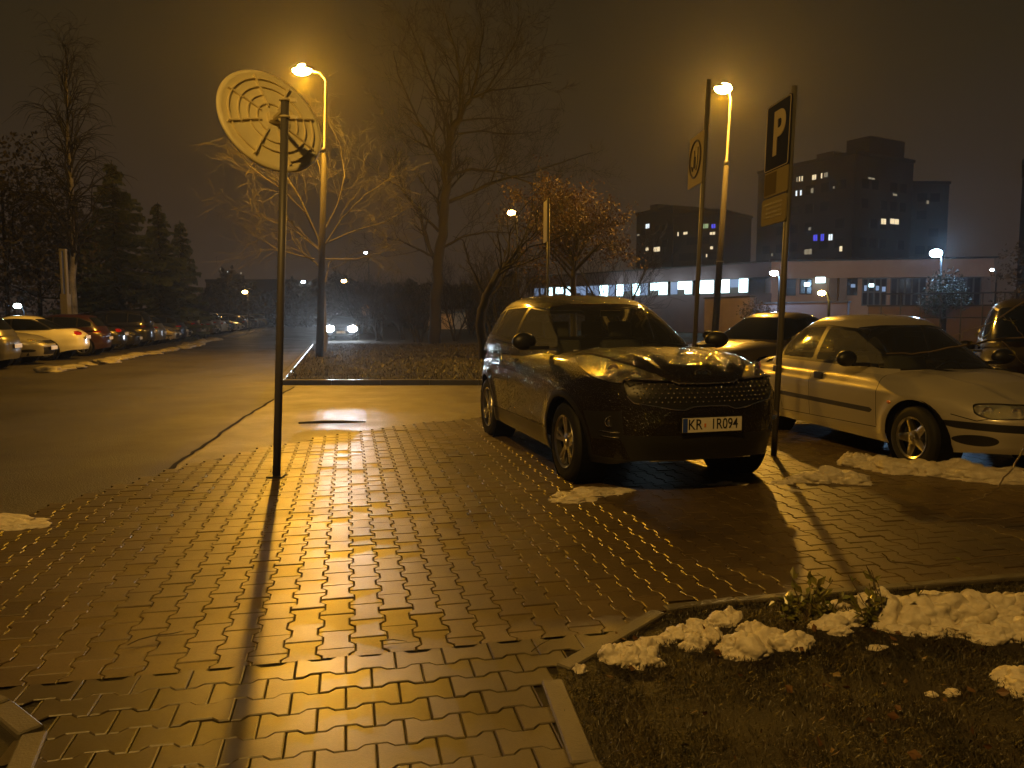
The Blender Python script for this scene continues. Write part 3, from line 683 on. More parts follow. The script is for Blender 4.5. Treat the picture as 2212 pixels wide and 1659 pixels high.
# ---- silver hatch
RV = dict(W=1.70, xf=2.16, xr=-2.20, wb=2.62, arch=.345, rw=.295, tw=.185, rimr=.19, spokes=5, style='five', n=5.2,
    sh=[(-2.20, .80), (-1.9, .90), (-1.2, .92), (0, .90), (.8, .875), (1.3, .83), (1.7, .765), (2.0, .69), (2.16, .63)],
    bot=[(-2.20, .32), (-1.8, .22), (1.7, .19), (2.16, .24)],
    sec=[(.18, .93), (.3, .97), (.5, .99), (.65, 1.0), (.80, .975), (.93, .90)],
    nose=[(.2, 2.05), (.30, 2.12), (.42, 2.155), (.52, 2.16), (.58, 2.13), (.66, 2.09), (.8, 2.0)],
    tail=[(.2, -2.1), (.4, -2.19), (.6, -2.20), (.7, -2.15), (.95, -2.1)], bow=.22, tbow=.16,
    wid=[(-2.2, .90), (-1.5, .975), (-.8, 1.), (.8, 1.), (1.4, .98), (2.16, .90)], crown=[(-2.2, .03), (-1.6, .02), (-1.5, .0), (.7, .0), (.95, .05), (1.6, .075), (2.16, .05)],
    ridge=(.50, -.16, .008), crease=(.70, -.01), cab=(-1.45, .82),
    gaps=[((.83, .34), (.83, .88)), ((-.30, .32), (-.30, .90)), ((-.93, .62), (-1.06, .91)), ((-.93, .62), (-.86, .34)), ((-.86, .31), (.83, .33)), ((1.66, .56), (1.86, .52)), ((1.86, .52), (1.98, .56)), ((1.98, .56), (2.05, .64))],
    rub=[[(-.95, .485), (-.95, .535), (.74, .515), (.78, .495), (.74, .465)]],
    fblack=[rpoly([(-.78, .475), (-.74, .505), (-.30, .50), (-.27, .455), (-.32, .43), (-.70, .44)], .02), rpoly([(.78, .475), (.74, .505), (.30, .50), (.27, .455), (.32, .43), (.70, .44)], .02),
            [(-.24, .62), (.24, .62), (.20, .545), (-.20, .545)], circ(.60, .345, .10, 20, ry=.05), circ(-.60, .345, .10, 20, ry=.05), [(-.25, .42), (.25, .42), (.25, .27), (-.25, .27)]],
    head=rpoly([(-.84, .655), (-1.0, .665), (-1.28, .655), (-1.30, .60), (-1.27, .565), (-.98, .545), (-.86, .585)], .05), bulbs=[(-.95, .605, .042, 0), (-1.16, .605, .04, 0)],
    gh=(1.02, .20, -1.62, -.95), gbase=.83, roof=1.425, rarc=.05, gw=(.80, .56), wbow=.16, rbow=.12, gn=5.0,
    dlo_out=rpoly([(.80, .905), (.10, 1.295), (-.35, 1.335), (-.85, 1.315), (-1.15, 1.19), (-1.42, .955), (-1.36, .925)], .05),
    dlo=rpoly([(.76, .915), (.10, 1.28), (-.35, 1.32), (-.85, 1.30), (-1.14, 1.18), (-1.38, .96), (-1.34, .935)], .05),
    wins=[[(.64, .945), (.50, 1.06), (.10, 1.265), (-.27, 1.31), (-.29, .945)], [(-.36, .95), (-.34, 1.313), (-.80, 1.29), (-1.02, 1.19), (-1.0, .955)], [(-1.05, .955), (-1.06, 1.175), (-1.15, 1.12), (-1.33, .965)]],
    headmat='lamp_glass2', glassm=['glass_mist', 'glass_mist', 'glass_mist'], wsglass='glass',
    ws=[(-.70, .90), (-.53, 1.305), (-.3, 1.33), (.3, 1.33), (.53, 1.305), (.70, .90)], rw_=[(-.60, .92), (-.46, 1.27), (.46, 1.27), (.60, .92)],
    mirror=(.50, .935), handles=[(-.14, .775), (-1.0, .79)], flush=1, plate=(2.165, .43), reg=None, paint=M['paint_silver'],
    rparts=[([(.45, .68), (.78, .70), (.80, .84), (.5, .82)], 'redlens')])
AL2 = R(12.0)
hv2 = Vector((math.sin(AL2), -math.cos(AL2), 0)); lv2 = Vector((math.cos(AL2), math.sin(AL2), 0))
fw = GX(1970, 7.12)
silver = build_car('parked_car', 'silver beige saloon with five spoke alloy wheels and misted side windows', 'car', None, RV, fw-hv2*1.31+lv2*.79, AL2, True)
bm = B(); tube(bm, [(-.05, 0, 1.385), (-.16, 0, 1.44), (-.30, 0, 1.52)], [.008, .004, .002], 6); obj('antenna', bm, M['blackpl'], silver)
bm = B(); bmesh.ops.create_uvsphere(bm, u_segments=10, v_segments=8, radius=.022, matrix=Matrix.Translation((1.02, -.845, .60)) @ Matrix.Diagonal((1.4, .5, .8, 1))); obj('side_indicator', bm, M['amber'], silver, True)
# ---- generic cars (built once, copied with another paint)
def variant(base, **k): d = dict(base); d.update(k); return d
M['paint_a'] = mat('paint_slot', (.5, .48, .42), .3, .3, coat=.8, coatr=.08)
SED = variant(RV, paint=M['paint_a'], W=1.80, xf=2.35, xr=-2.35, roof=1.42, wb=2.70, rw=.32, arch=.36, rimr=.21,
    nose=[(.2, 2.25), (.4, 2.33), (.55, 2.35), (.7, 2.28), (.85, 2.2)], tail=[(.2, -2.25), (.45, -2.34), (.7, -2.33), (.95, -2.26)],
    sh=[(-2.35, .92), (-2.0, 1.0), (-1.2, .98), (0, .94), (.8, .90), (1.4, .87), (1.9, .80), (2.2, .73), (2.35, .66)], gh=(1.05, .2, -1.85, -.95), gbase=.88,
    tailside=rpoly([(-1.08, .80), (-1.12, .92), (-1.35, .93), (-1.45, .88), (-1.35, .80)][::-1], .03), rparts=[], flush=0, rub=[], chromeline=0,
    head=rpoly([(-.84, .75), (-1.05, .74), (-1.38, .69), (-1.36, .60), (-1.1, .60), (-.9, .66)], .04),
    dlo_out=rpoly([(.82, .94), (.10, 1.31), (-.35, 1.345), (-.85, 1.325), (-1.2, 1.2), (-1.55, 1.0), (-1.4, .965)], .05),
    wins=[[(.64, .985), (.50, 1.08), (.10, 1.28), (-.27, 1.325), (-.29, .985)], [(-.34, .985), (-.33, 1.328), (-.82, 1.305), (-1.1, 1.2), (-1.4, 1.015), (-1.3, .99)]],
    rw_=[(-.62, 1.0), (-.46, 1.33), (.46, 1.33), (.62, 1.0)], ws=[(-.74, .95), (-.55, 1.32), (-.3, 1.345), (.3, 1.345), (.55, 1.32), (.74, .95)],
    fparts=[(rpoly([(-.36, .70), (.36, .70), (.30, .60), (-.30, .60)], .02), 'grille', 'blackpl', .02)],
    fblack=[rpoly([(-.48, .50), (.48, .50), (.42, .28), (-.42, .28)], .03), circ(.70, .40, .09, 14, ry=.045), circ(-.70, .40, .09, 14, ry=.045)], plate=(2.36, .47), rplate=.72)
HAT = variant(SED, xf=2.05, xr=-2.0, wb=2.5, roof=1.48, W=1.72, nose=[(.2, 1.95), (.4, 2.04), (.55, 2.05), (.7, 1.98), (.85, 1.9)], tail=[(.2, -1.92), (.45, -1.99), (.7, -1.99), (1.0, -1.93)],
    sh=[(-2.0, .95), (-1.8, 1.0), (-1.2, 1.0), (0, .97), (.8, .93), (1.3, .89), (1.7, .81), (1.9, .74), (2.05, .67)], gh=(1.0, .2, -1.90, -1.55), gbase=.90,
    tailside=rpoly([(-.62, .82), (-.62, 1.0), (-.82, 1.02), (-.9, .84)][::-1], .03), head=rpoly([(-.62, .80), (-.85, .77), (-1.12, .70), (-1.10, .62), (-.85, .63), (-.65, .70)], .04),
    dlo_out=rpoly([(.78, .97), (.10, 1.36), (-.35, 1.40), (-1.1, 1.38), (-1.55, 1.2), (-1.6, 1.03)], .05),
    wins=[[(.62, 1.01), (.48, 1.12), (.10, 1.335), (-.27, 1.38), (-.29, 1.01)], [(-.34, 1.01), (-.33, 1.385), (-1.05, 1.36), (-1.05, 1.03)], [(-1.1, 1.035), (-1.1, 1.355), (-1.5, 1.19), (-1.52, 1.06)]],
    rw_=[(-.58, 1.06), (-.48, 1.38), (.48, 1.38), (.58, 1.06)], ws=[(-.70, .98), (-.54, 1.37), (-.3, 1.40), (.3, 1.40), (.54, 1.37), (.70, .98)], plate=(2.06, .47), rplate=.62, handles=[(-.14, .86), (-.95, .88)])
MPV = variant(HAT, xf=2.15, xr=-2.15, wb=2.65, roof=1.68, W=1.80, nose=[(.2, 2.05), (.4, 2.14), (.55, 2.15), (.7, 2.08), (.95, 2.0)], tail=[(.2, -2.07), (.45, -2.14), (.7, -2.14), (1.1, -2.08)],
    sh=[(-2.15, 1.02), (-1.9, 1.08), (-1.2, 1.08), (0, 1.05), (.8, 1.02), (1.3, .98), (1.8, .88), (2.0, .80), (2.15, .72)], gh=(1.25, .35, -2.08, -1.85), gbase=1.0, gw=(.86, .64),
    tailside=rpoly([(-.72, .90), (-.72, 1.3), (-.84, 1.32), (-.95, .95)][::-1], .03),
    dlo_out=rpoly([(.95, 1.06), (.2, 1.52), (-.35, 1.58), (-1.3, 1.56), (-1.8, 1.45), (-1.85, 1.12)], .05),
    wins=[[(.78, 1.10), (.2, 1.49), (-.27, 1.555), (-.29, 1.11)], [(-.34, 1.11), (-.33, 1.56), (-1.15, 1.545), (-1.15, 1.13)], [(-1.2, 1.13), (-1.2, 1.54), (-1.72, 1.44), (-1.76, 1.16)]],
    rw_=[(-.66, 1.14), (-.56, 1.56), (.56, 1.56), (.66, 1.14)], ws=[(-.76, 1.08), (-.60, 1.54), (-.3, 1.57), (.3, 1.57), (.60, 1.54), (.76, 1.08)], plate=(2.16, .5), rplate=.7, handles=[(-.14, .95), (-.95, .97)])
def pm(name, c, metal=.3, coat=.8): return mat('paint_'+name, c, .3, metal, coat=coat, coatr=.07)
PC = dict(white=pm('white', (.68, .66, .60), 0), silver=pm('silver', (.42, .40, .36), .5), grey=pm('grey', (.16, .155, .15), .5), dark=pm('dark', (.02, .02, .024), .3), red=pm('red', (.03, .009, .007), .1),
          beige=pm('beige', (.38, .33, .22), .4), blue=pm('blue', (.02, .03, .07), .3), matte=mat('paint_matte', (.008, .005, .005), .7, 0, spec=.05, coat=.12, coatr=.15, wet=(60, .5)), gold=pm('gold', (.14, .11, .07), .5))
protos = {}
def park_car(kind, color, loc, heading, label, group=None, cat='car'):
    sp = dict(sed=SED, hat=HAT, mpv=MPV)[kind]
    if kind not in protos:
        o = build_car('parked_car', label, cat, group, sp, loc, heading)
        protos[kind] = o
        for ch in o.children_recursive:
            for s in ch.material_slots:
                if s.material == M['paint_a']: s.link = 'OBJECT'; s.material = PC[color]
        o['_c'] = color; return o
    src = protos[kind]; o = copy_tree(src, None)
    for ch in [c for c in COL.objects if c.parent == o]:
        for s in ch.material_slots:
            if s.link == 'OBJECT' and s.material.name.startswith('paint_'): s.material = PC[color]
    for k in ('group', 'label', 'category'):
        if k in o: del o[k]
    o.location = loc; o.rotation_euler = (0, 0, heading-math.pi/2); tag(o, label, cat, group); return o
GRP = 'cars parked nose or tail to the road on the left'
# heading angle: 0 = nose to camera(-Y). nose towards the road (+UX) -> 90deg+13 ; tail towards the road -> -(90-13)
HN = math.pi/2+TH; HT = HN-math.pi
line0 = GX(64, 21.0)
rowcars = [('hat', 'grey', 'T', 'grey hatchback at the left picture edge, only its tail in view'), ('sed', 'silver', 'N', 'silver car with its nose and black lower grille towards the road'),
    ('sed', 'white', 'T', 'white saloon with red tail lamp towards the road'), ('hat', 'red', 'T', 'dull red hatchback parked next to the white saloon'),
    ('sed', 'dark', 'T', 'black saloon parked between the red hatchback and a second dark car'), ('hat', 'dark', 'N', 'small black hatchback directly before the dark van, nose out'),
    ('mpv', 'dark', 'T', 'dark tall people carrier with a pale roof edge and sticker'), ('hat', 'grey', 'T', 'grey hatchback just beyond the dark people carrier'),
    ('sed', 'beige', 'N', 'beige car with its bonnet towards the road beyond the grey hatchback'), ('hat', 'blue', 'T', 'dark blue hatchback beside the beige car'),
    ('hat', 'silver', 'N', 'silver hatchback in the far middle of the left row'), ('mpv', 'red', 'T', 'dark red van far along the left row'),
    ('sed', 'silver', 'T', 'silver saloon just beyond the far red van'), ('hat', 'gold', 'T', 'brownish hatchback far along the left row'),
    ('sed', 'grey', 'N', 'grey saloon far along the left row, nose out'), ('mpv', 'grey', 'T', 'grey van near the far end of the left row'),
    ('hat', 'silver', 'T', 'pale hatchback far off, left of the mirror post'), ('hat', 'beige', 'N', 'beige hatchback far off behind the mirror post'),
    ('sed', 'dark', 'T', 'black saloon far off, right of the mirror post'), ('hat', 'silver', 'N', 'silver hatchback far off where the left row turns tiny, nose out')]
for i in range(12):
    rowcars.append((['sed', 'hat', 'hat', 'mpv'][(i*5) % 4], ['silver', 'dark', 'beige', 'grey', 'dark'][i % 5], 'NT'[i % 3 > 0], 'tiny distant car at the far end of the left row before the headlights'))
for i, (k, c, dr, lab) in enumerate(rowcars):
    t = i*2.5+(max(0, i-19)*.9); L_ = {'sed': 2.35, 'hat': 2.02, 'mpv': 2.15}[k]
    tip = line0+Vector((-math.sin(TH), math.cos(TH), 0))*t*1.02; c0 = tip-UX*(L_+random.uniform(-.15, .25))
    park_car(k, c, c0, (HN if dr == 'N' else HT)+random.uniform(-.03, .03), lab, GRP)
# right hand cars behind
park_car('sed', 'gold', P(1640, 690, 14.2)*Vector((1, 1, 0)) if False else GX(1655, 14.6, .06), R(-52), 'dark gold saloon behind the SUV and the sign post, nose to the left')
park_car('mpv', 'matte', GX(2252, 11.0), R(-31), 'dark people carrier behind the silver saloon at the right edge')
# oncoming car with its headlights on
oc = park_car('sed', 'dark', GX(742, 47.3), R(9), 'dark car with dazzling white headlights on the road', cat='car')
for c in list(COL.objects):
    if c.parent == oc and c.name.startswith('headlight'): bpy.data.objects.remove(c)
for s in (-1, 1):
    bm = B(); bmesh.ops.create_uvsphere(bm, u_segments=16, v_segments=10, radius=1, matrix=Matrix.Translation((2.22, s*.66, .68)) @ Matrix.Diagonal((.09, .27, .19, 1)))
    obj('headlight', bm, emis('headlight_on', (.78, .88, 1.), 160), oc, True)
# ================================================================ street furniture
M['galv'] = mat('galvanised', (.115, .11, .10), .5, .3, bump=(20, .2, .003)); M['concrete'] = mat('pole_concrete', (.028, .024, .02), .8, spec=.2, bump=(30, .5, .01))
M['darkmetal'] = mat('dark_metal', (.03, .03, .03), .5, .5)
M['sod'] = emis('sodium_lamp', (1., .62, .18), 900); M['sodsmall'] = emis('sodium_far', (1., .62, .20), 60); M['ledw'] = emis('white_lamp', (.40, .70, 1.), 420); M['ledsmall'] = emis('white_far', (.75, .88, 1.), 40)
LAMPS = []; SMALL = []
def street_lamp(base, top, label, lean=(0, 0), arm=Vector((-.8, 0, 0)), w=900, band=False):
    o = empty('street_lamp', base, 0, label, 'street lamp', 'sodium street lamps of the car park')
    h = top.z-base.z; d = top-base-arm; T = lambda z: Vector((d.x*z/h, d.y*z/h, z))
    bm = B(); tube(bm, [T(0), T(h*.72)], [.13, .085], 14); obj('pole', bm, M['concrete'], o, autos=R(40))
    bm = B(); tube(bm, [T(h*.72), T(h*.735), T(h*.74), T(h-.35), T(h-.1)+arm*.25, T(h)+arm*.8], [.09, .09, .05, .042, .04, .035], 10); obj('arm', bm, M['galv'], o, True)
    hd = T(h)+arm; ax = arm.normalized()
    bm = B(); bmesh.ops.create_uvsphere(bm, u_segments=18, v_segments=12, radius=1, matrix=Matrix.Translation(hd+Vector((0, 0, .03))) @ Matrix.Rotation(math.atan2(ax.y, ax.x), 4, 'Z') @ Matrix.Diagonal((.38, .16, .11, 1)))
    for v in bm.verts:
        if v.co.z < hd.z: v.co.z = hd.z
    hdo = obj('lamp_head', bm, M['darkmetal'], o, autos=R(50))
    bm = B(); bmesh.ops.create_uvsphere(bm, u_segments=18, v_segments=10, radius=1, matrix=Matrix.Translation(hd+Vector((-.0, 0, -.015))) @ Matrix.Diagonal((.30, .17, .17, 1)))
    obj('lamp_glass', bm, M['sod'], hdo, True)
    if band:
        bm = B(); z = h*.36
        tube(bm, [T(z)+Vector((.13*math.cos(a), .13*math.sin(a), 0)) for a in [2*math.pi*k/16 for k in range(17)]], .012, 5, False)
        box(bm, T(z)+Vector((-.17, 0, -.05)), (.05, .05, .1)); box(bm, T(z)+Vector((.17, 0, -.05)), (.07, .05, .06)); obj('pole_clamp', bm, M['galv'], o)
    LAMPS.append((Vector(base)+hd+Vector((0, -.0, -.34)), w, 0)); return o
DL = 26.0; bL = GX(690, DL); tL = P(652, 150, DL-.3)
street_lamp(bL, tL, 'tall street lamp with blazing orange light behind the round mirror', w=W_L)
DR = 27.5; bR = GX(1541, DR); tR = P(1562, 190, DR)
street_lamp(bR, tR, 'tall street lamp with blazing orange light left of the parking sign', arm=Vector((-.35, -.2, 0)), w=W_R, band=True)
# a lamp of the same row behind the photographer
street_lamp(Vector((-3.6, -2.4, 0)), Vector((-2.9, -2.4, 9.2)), 'street lamp of the same row behind the photographer', arm=Vector((.7, 0, 0)), w=W_B)
# lamps further along the road (out of the picture to the left they light the parked cars)
def small_lamp(px, py, D, label, color, m, r=.16, w=0, pole=True, cat='street lamp', ext=0., name='street_lamp'):
    p = P(px, py, D); b = Vector((p.x+.3, p.y, 0)); o = empty(name, b, 0, label, cat)
    if pole:
        bm = B(); tube(bm, [(0, 0, 0), (0, 0, p.z-.25), (-.1, 0, p.z), (-.25, 0, p.z+.05)], [.07, .05, .035, .03], 8); obj('pole', bm, M['darkmetal'], o, True)
    bm = B(); bmesh.ops.create_uvsphere(bm, u_segments=12, v_segments=8, radius=1, matrix=Matrix.Translation((-.3, 0, p.z)) @ Matrix.Diagonal((r*1.3, r, r*.8, 1))); obj('lamp_glass', bm, m, o, True)
    if w: SMALL.append((p+Vector((0, -r-.15, -r)), color, w))
    return o
OR = (1., .5, .1); WH = (.35, .6, 1.)
small_lamp(1105, 460, 40, 'small orange lamp among the trees left of the brown leafed tree', OR, M['sodsmall'], .17, 120)
small_lamp(743, 607, 80, 'small pale lamp above the dazzling headlights', OR, M['sodsmall'], .22, 0)
small_lamp(529, 631, 75, 'small orange lamp over the far left row of cars', OR, M['sodsmall'], .20, 120)
small_lamp(330, 595, 60, 'tiny yellow lamp in front of the spruce', (.9, .8, .1), emis('yellow_far', (.9, .75, .08), 18), .14, 0)
small_lamp(38, 661, 34, 'bright white lamp low behind the cars at the left edge', WH, emis('white_left', (.75, 1., .95), 60), .13, 30)
small_lamp(790, 546, 90, 'faint white lamp between the trees right of the tall lamp pole', WH, M['ledsmall'], .16, 0)
small_lamp(655, 609, 95, 'small white lamp just right of the mirror post', WH, M['ledsmall'], .20, 0)
small_lamp(1672, 590, 42, 'cold white floodlight behind the pole of the parking sign', WH, M['ledw'], .17, 260)
small_lamp(2022, 547, 40, 'strong blue white floodlight above the small evergreen tree', WH, M['ledw'], .24, 450)
small_lamp(1775, 633, 30, 'low yellow lamp on a short post in front of the low building', (1., .7, .15), emis('yellow_post', (1., .62, .12), 140), .12, 15)
small_lamp(2143, 583, 48, 'faint small lamp right of the blue white floodlight', WH, M['ledsmall'], .09, 0)
# traffic mirror
mb = G(597, 1031); mt = P(616, 216, mb.y+.0)
o = empty('traffic_mirror', mb, 0, 'round traffic mirror seen from its ribbed yellow back on a grey post', 'traffic mirror')
mt_ = mt-mb; bm = B(); tube(bm, [(0, 0, -.05), mt_], .034, 14); obj('post', bm, M['galv'], o, autos=R(50))
bm = B(); prism(bm, [(-.07, -.07), (.07, -.07), (.07, .07), (-.07, .07)], .0, .02); obj('base_plate', bm, M['darkmetal'], o)
cM = P(589, 258, mb.y+.36)-mb
vdir = (cM+mb-Vector((0, 0, H))).normalized()
fx = camo.rotation_euler.to_matrix(); rt, up_, bk = fx.col[0], fx.col[1], fx.col[2]
nb = (-vdir*.74+rt*.44+up_*.50).normalized()
xa = Vector((0, 0, 1)).cross(nb).normalized(); ya = nb.cross(xa)
m4 = Matrix.Translation(cM) @ Matrix((xa, ya, nb)).transposed().to_4x4()
Rm = .49
M['mirback'] = mat('mirror_back', (.85, .78, .45), .45, var=(5, (.78, .70, .42)), bump=(14, .3, .01)); M['mirribs'] = mat('mirror_rib', (.75, .66, .38), .5)
bm = B(); lathe(bm, [(.001, -.03), (Rm*.5, -.035), (Rm*.9, -.055), (Rm-.012, -.065), (Rm, -.055), (Rm+.012, -.03), (Rm, -.015), (Rm*.93, -.012), (Rm*.9, -.022), (Rm*.5, .0), (.001, .01)], 64, 'Z', m4)
sh_ = obj('mirror_shell', bm, M['mirback'], o, autos=R(40))
bm = B()
def rib(p, q, w=.012, h=.05):
    p, q = Vector(p), Vector(q); d = q-p; c = (p+q)/2; box(bm, m4 @ Vector((c.x, c.y, .004-.03*(c.length/Rm)**2)), (d.length, w, h), m4.to_3x3() @ Matrix.Rotation(math.atan2(d.y, d.x), 3, 'Z'))
for k in range(8):
    a = 2*math.pi*k/8+.2; rib((math.cos(a)*.12, math.sin(a)*.12), (math.cos(a)*.30, math.sin(a)*.30)); rib((math.cos(a)*.30, math.sin(a)*.30), (math.cos(a)*.44, math.sin(a)*.44), .012, .045)
for rr in (.15, .235, .32, .405):
    for k in range(8):
        if (k*7+int(rr*100)) % 5 == 0: continue
        a0 = 2*math.pi*k/8+.2+(.05 if rr > .2 else 0)
        for j in range(6):
            a, b = a0+j*math.pi/24, a0+(j+1)*math.pi/24; rib((rr*math.cos(a), rr*math.sin(a)), (rr*math.cos(b), rr*math.sin(b)), .009, .036)
obj('ribs', bm, M['mirribs'], o)
bm = B(); box(bm, m4 @ Vector((0, 0, .03)), (.11, .09, .05), m4.to_3x3(), .008)
if False: box(bm, (cM+Vector((mt_.x*.93, mt_.y, cM.z)))/2 if False else (cM*.5+Vector((mt_.x*cM.z/mt_.z, mt_.y*cM.z/mt_.z, cM.z))*.5), (.05, .16, .05), None, .006)
pc = Vector((mt_.x*cM.z/mt_.z, mt_.y*cM.z/mt_.z, cM.z))
for dz in (-.07, .07): tube(bm, [pc+Vector((.04*math.cos(a), .04*math.sin(a), dz)) for a in [2*math.pi*k/12 for k in range(13)]], .010, 5, False); box(bm, pc+Vector((.07, 0, dz)), (.06, .02, .03))
tube(bm, [pc, cM], .022, 8); obj('bracket', bm, M['mirribs'], o)
# signs
M['signblue'] = mat('sign_blue', (.010, .014, .05), .95, spec=.0); M['signwhite'] = mat('sign_white', (.34, .30, .22), .95, spec=.0); M['signyellow'] = mat('sign_pale', (.20, .17, .09), .95, spec=.0); M['signpale2'] = mat('sign_tan', (.09, .07, .035), .95, spec=.0)
M['signback'] = mat('sign_back', (.22, .21, .20), .5, .5); M['ink'] = mat('sign_ink', (.03, .022, .018), .6)
def sign_frame(post_base, post_top, name, label, rad=.03):
    o = empty(name, post_base, 0, label, 'road sign'); bm = B(); d = post_top-post_base
    tube(bm, [(0, 0, -.05), d], rad, 12); obj('post', bm, M['galv'], o, autos=R(50)); return o, d
def plate(o, p0, d, z0, z1, w, face, yaw_dir, nm, corner=.03, rim=None):
    """board hanging from the post line (p at height) towards yaw_dir; returns matrix: x along width from post, y up, z out of the face"""
    zc = (z0+z1)/2; pc = Vector((d.x*zc/d.z, d.y*zc/d.z, zc)); tilt = Vector((d.x/d.z, d.y/d.z, 1)).normalized()
    xa = -yaw_dir.normalized(); na = xa.cross(tilt).normalized(); 
    m4 = Matrix.Translation(pc+yaw_dir.normalized()*(w/2-.06)+na*.045) @ Matrix((xa, tilt, na)).transposed().to_4x4()
    h = z1-z0; bm = B(); pts = rpoly([(-w/2, -h/2), (w/2, -h/2), (w/2, h/2), (-w/2, h/2)], corner, 4)
    prism(bm, pts, -.012, 0, m4); bmesh.ops.recalc_face_normals(bm, faces=bm.faces); b = obj(nm, bm, M[face], o)
    if rim:
        bm = B()
        P2 = rpoly([(-w/2+.01, -h/2+.01), (w/2-.01, -h/2+.01), (w/2-.01, h/2-.01), (-w/2+.01, h/2-.01)], corner, 4)
        tube(bm, [m4 @ Vector((x, y, .001)) for x, y in P2+[P2[0]]], .006, 4, False); obj('rim', bm, M[rim], b)
    return m4, b
pb = G(1671, 985); pt = P(1716, 186, pb.y+.0)
o, d = sign_frame(pb, pt, 'parking_sign', 'blue parking sign with white P above two plates on a leaning post')
yd = Vector((-.08, .997, 0))
zz = lambda py: P(1700, py, pb.y).z
m4, b = plate(o, pb, d, zz(356), zz(204), .58, 'signblue', yd, 'sign_board', rim='signwhite')
text_mesh('letter_p', 'P', .60, M['signwhite'], b, m4 @ Matrix.Translation((.03, -.0, .004)), .003, sx=.92, bold=.018)
m4, b = plate(o, pb, d, zz(414), zz(357), .56, 'signyellow', yd, 'plate', .02)
bm = B(); prism(bm, [(-.26, -.11), (0.02, -.11), (.02, .11), (-.26, .11)], .002, .004, m4); bmesh.ops.recalc_face_normals(bm, faces=bm.faces); obj('plate_panel', bm, M['signpale2'], b)
m4, b = plate(o, pb, d, zz(478), zz(418), .60, 'signyellow', yd, 'plate', .04)
rs = random.Random(4)
bm = B()
for j, (y, ww) in enumerate(((.075, .46), (.03, .36), (-.015, .38), (-.06, .44))):
    x = -ww/2
    while x < ww/2: l = rs.uniform(.02, .05); prism(bm, [(x, y-.009), (x+l, y-.009), (x+l, y+.012), (x, y+.012)], .002, .0035, m4); x += l+.014
bmesh.ops.recalc_face_normals(bm, faces=bm.faces); tag(obj('small_print', bm, M['ink'], b), kind='stuff')
sb2 = GX(1491, 10.2); st2 = P(1531, 172, 10.2)
o, d = sign_frame(sb2, st2, 'zone_sign', 'pale square sign with a dark ring on a thin post behind the SUV')
zz = lambda py: P(1510, py, 10.2).z
m4, b = plate(o, sb2, d, zz(396), zz(282), .62, 'signwhite', Vector((-.06, .998, 0)), 'sign_board', .03)
bm = B(); tube(bm, [m4 @ Vector((.24*math.cos(a), .02+.24*math.sin(a), .003)) for a in [2*math.pi*k/32 for k in range(33)]], .014, 5, False)
tube(bm, [m4 @ Vector(p) for p in ((-.06, .14, .003), (-.06, -.06, .003), (-.10, -.12, .003), (-.15, -.06, .003))], .012, 5); tube(bm, [m4 @ Vector(p) for p in ((.10, .16, .003), (.10, -.05, .003), (.06, -.13, .003), (.0, -.10, .003), (.0, .05, .003))], .012, 5)
obj('ring_symbol', bm, M['ink'], b)
sb3 = GX(1182, 18.); st3 = P(1185, 428, 18.)
o, d = sign_frame(sb3, st3, 'edge_on_sign', 'narrow sign seen edge on in front of the brown leafed tree')
zz = lambda py: P(1185, py, 18.).z
plate(o, sb3, d, zz(522), zz(432), .5, 'signback', Vector((-.12, .99, 0)), 'sign_board', .03)
# white pillar on the left
bm = B(); pb = GX(147, 33); h = P(147, 540, 33).z
o = empty('gate_pillar', pb, 0, 'pale slim pillar behind the parked white saloon on the left', 'pillar')
box(bm, (0, 0, h*.28), (.30, .3, h*.56), None, .02); obj('base', bm, mat('pillar_paint', (.16, .15, .15), .6, bump=(20, .4, .01)), o)
bm = B(); box(bm, (-.09, 0, h*.78), (.07, .16, h*.44)); box(bm, (.09, 0, h*.78), (.07, .16, h*.44)); box(bm, (0, 0, h), (.26, .2, .08)); obj('upright', bm, bpy.data.materials['pillar_paint'], o)
# distant road sign behind headlights
pb = GX(791, 60); o = empty('road_sign', pb, 0, 'small far road sign on a thin pole right of the headlights', 'road sign')
bm = B(); tube(bm, [(0, 0, 0), (0, 0, 2.5)], .04, 6); obj('post', bm, M['galv'], o)
bm = B(); lathe(bm, [(.001, 0), (.3, 0), (.3, .03), (.001, .03)], 20, 'Y', Matrix.Translation((0, -.06, 1.7))); prism(bm, [(-.33, 2.0), (.33, 2.0), (0, 2.55)], .03, .06, Matrix.Rotation(R(90), 4, 'X')); obj('sign_face', bm, mat('sign_far', (.5, .35, .25), .5), o)
# ---- railing, walls near the low building
M['render'] = mat('plaster', (.095, .068, .072), .8, var=(.6, (.125, .09, .09)), bump=(8, .3, .02)); M['render_pale'] = mat('plaster_pale', (.22, .18, .16), .8, var=(1.2, (.17, .13, .12)))
M['slab'] = mat('block_wall', (.026, .021, .022), .9, var=(.12, (.06, .05, .05))); M['slab2'] = mat('block_wall_far', (.035, .028, .025), .9); M['roofd'] = mat('roof_dark', (.03, .028, .03), .8)
def wall_between(name, a, b, z0, z1, th, m, label, cat='wall', cap=None):
    d = b-a; L_ = d.length; ang = math.atan2(d.y, d.x); c = (a+b)/2; o = empty(name, (c.x, c.y, 0), ang, label, cat)
    bm = B(); box(bm, (0, 0, (z0+z1)/2), (L_, th, z1-z0), None, .01, 1); obj('wall_panel', bm, m, o)
    if cap: bm = B(); box(bm, (0, 0, z1+.04), (L_+.1, th+.1, .08)); obj('coping', bm, M[cap], o)
    return o
a, b = GX(1524, 44), GX(1622, 40)
wall_between('ramp_wall', a, b, 0, P(1560, 645, 43).z, .25, M['render_pale'], 'pale low wall below the lit shop windows behind the SUV', cap='roofd')
a, b = GX(1626, 44), GX(1830, 40)
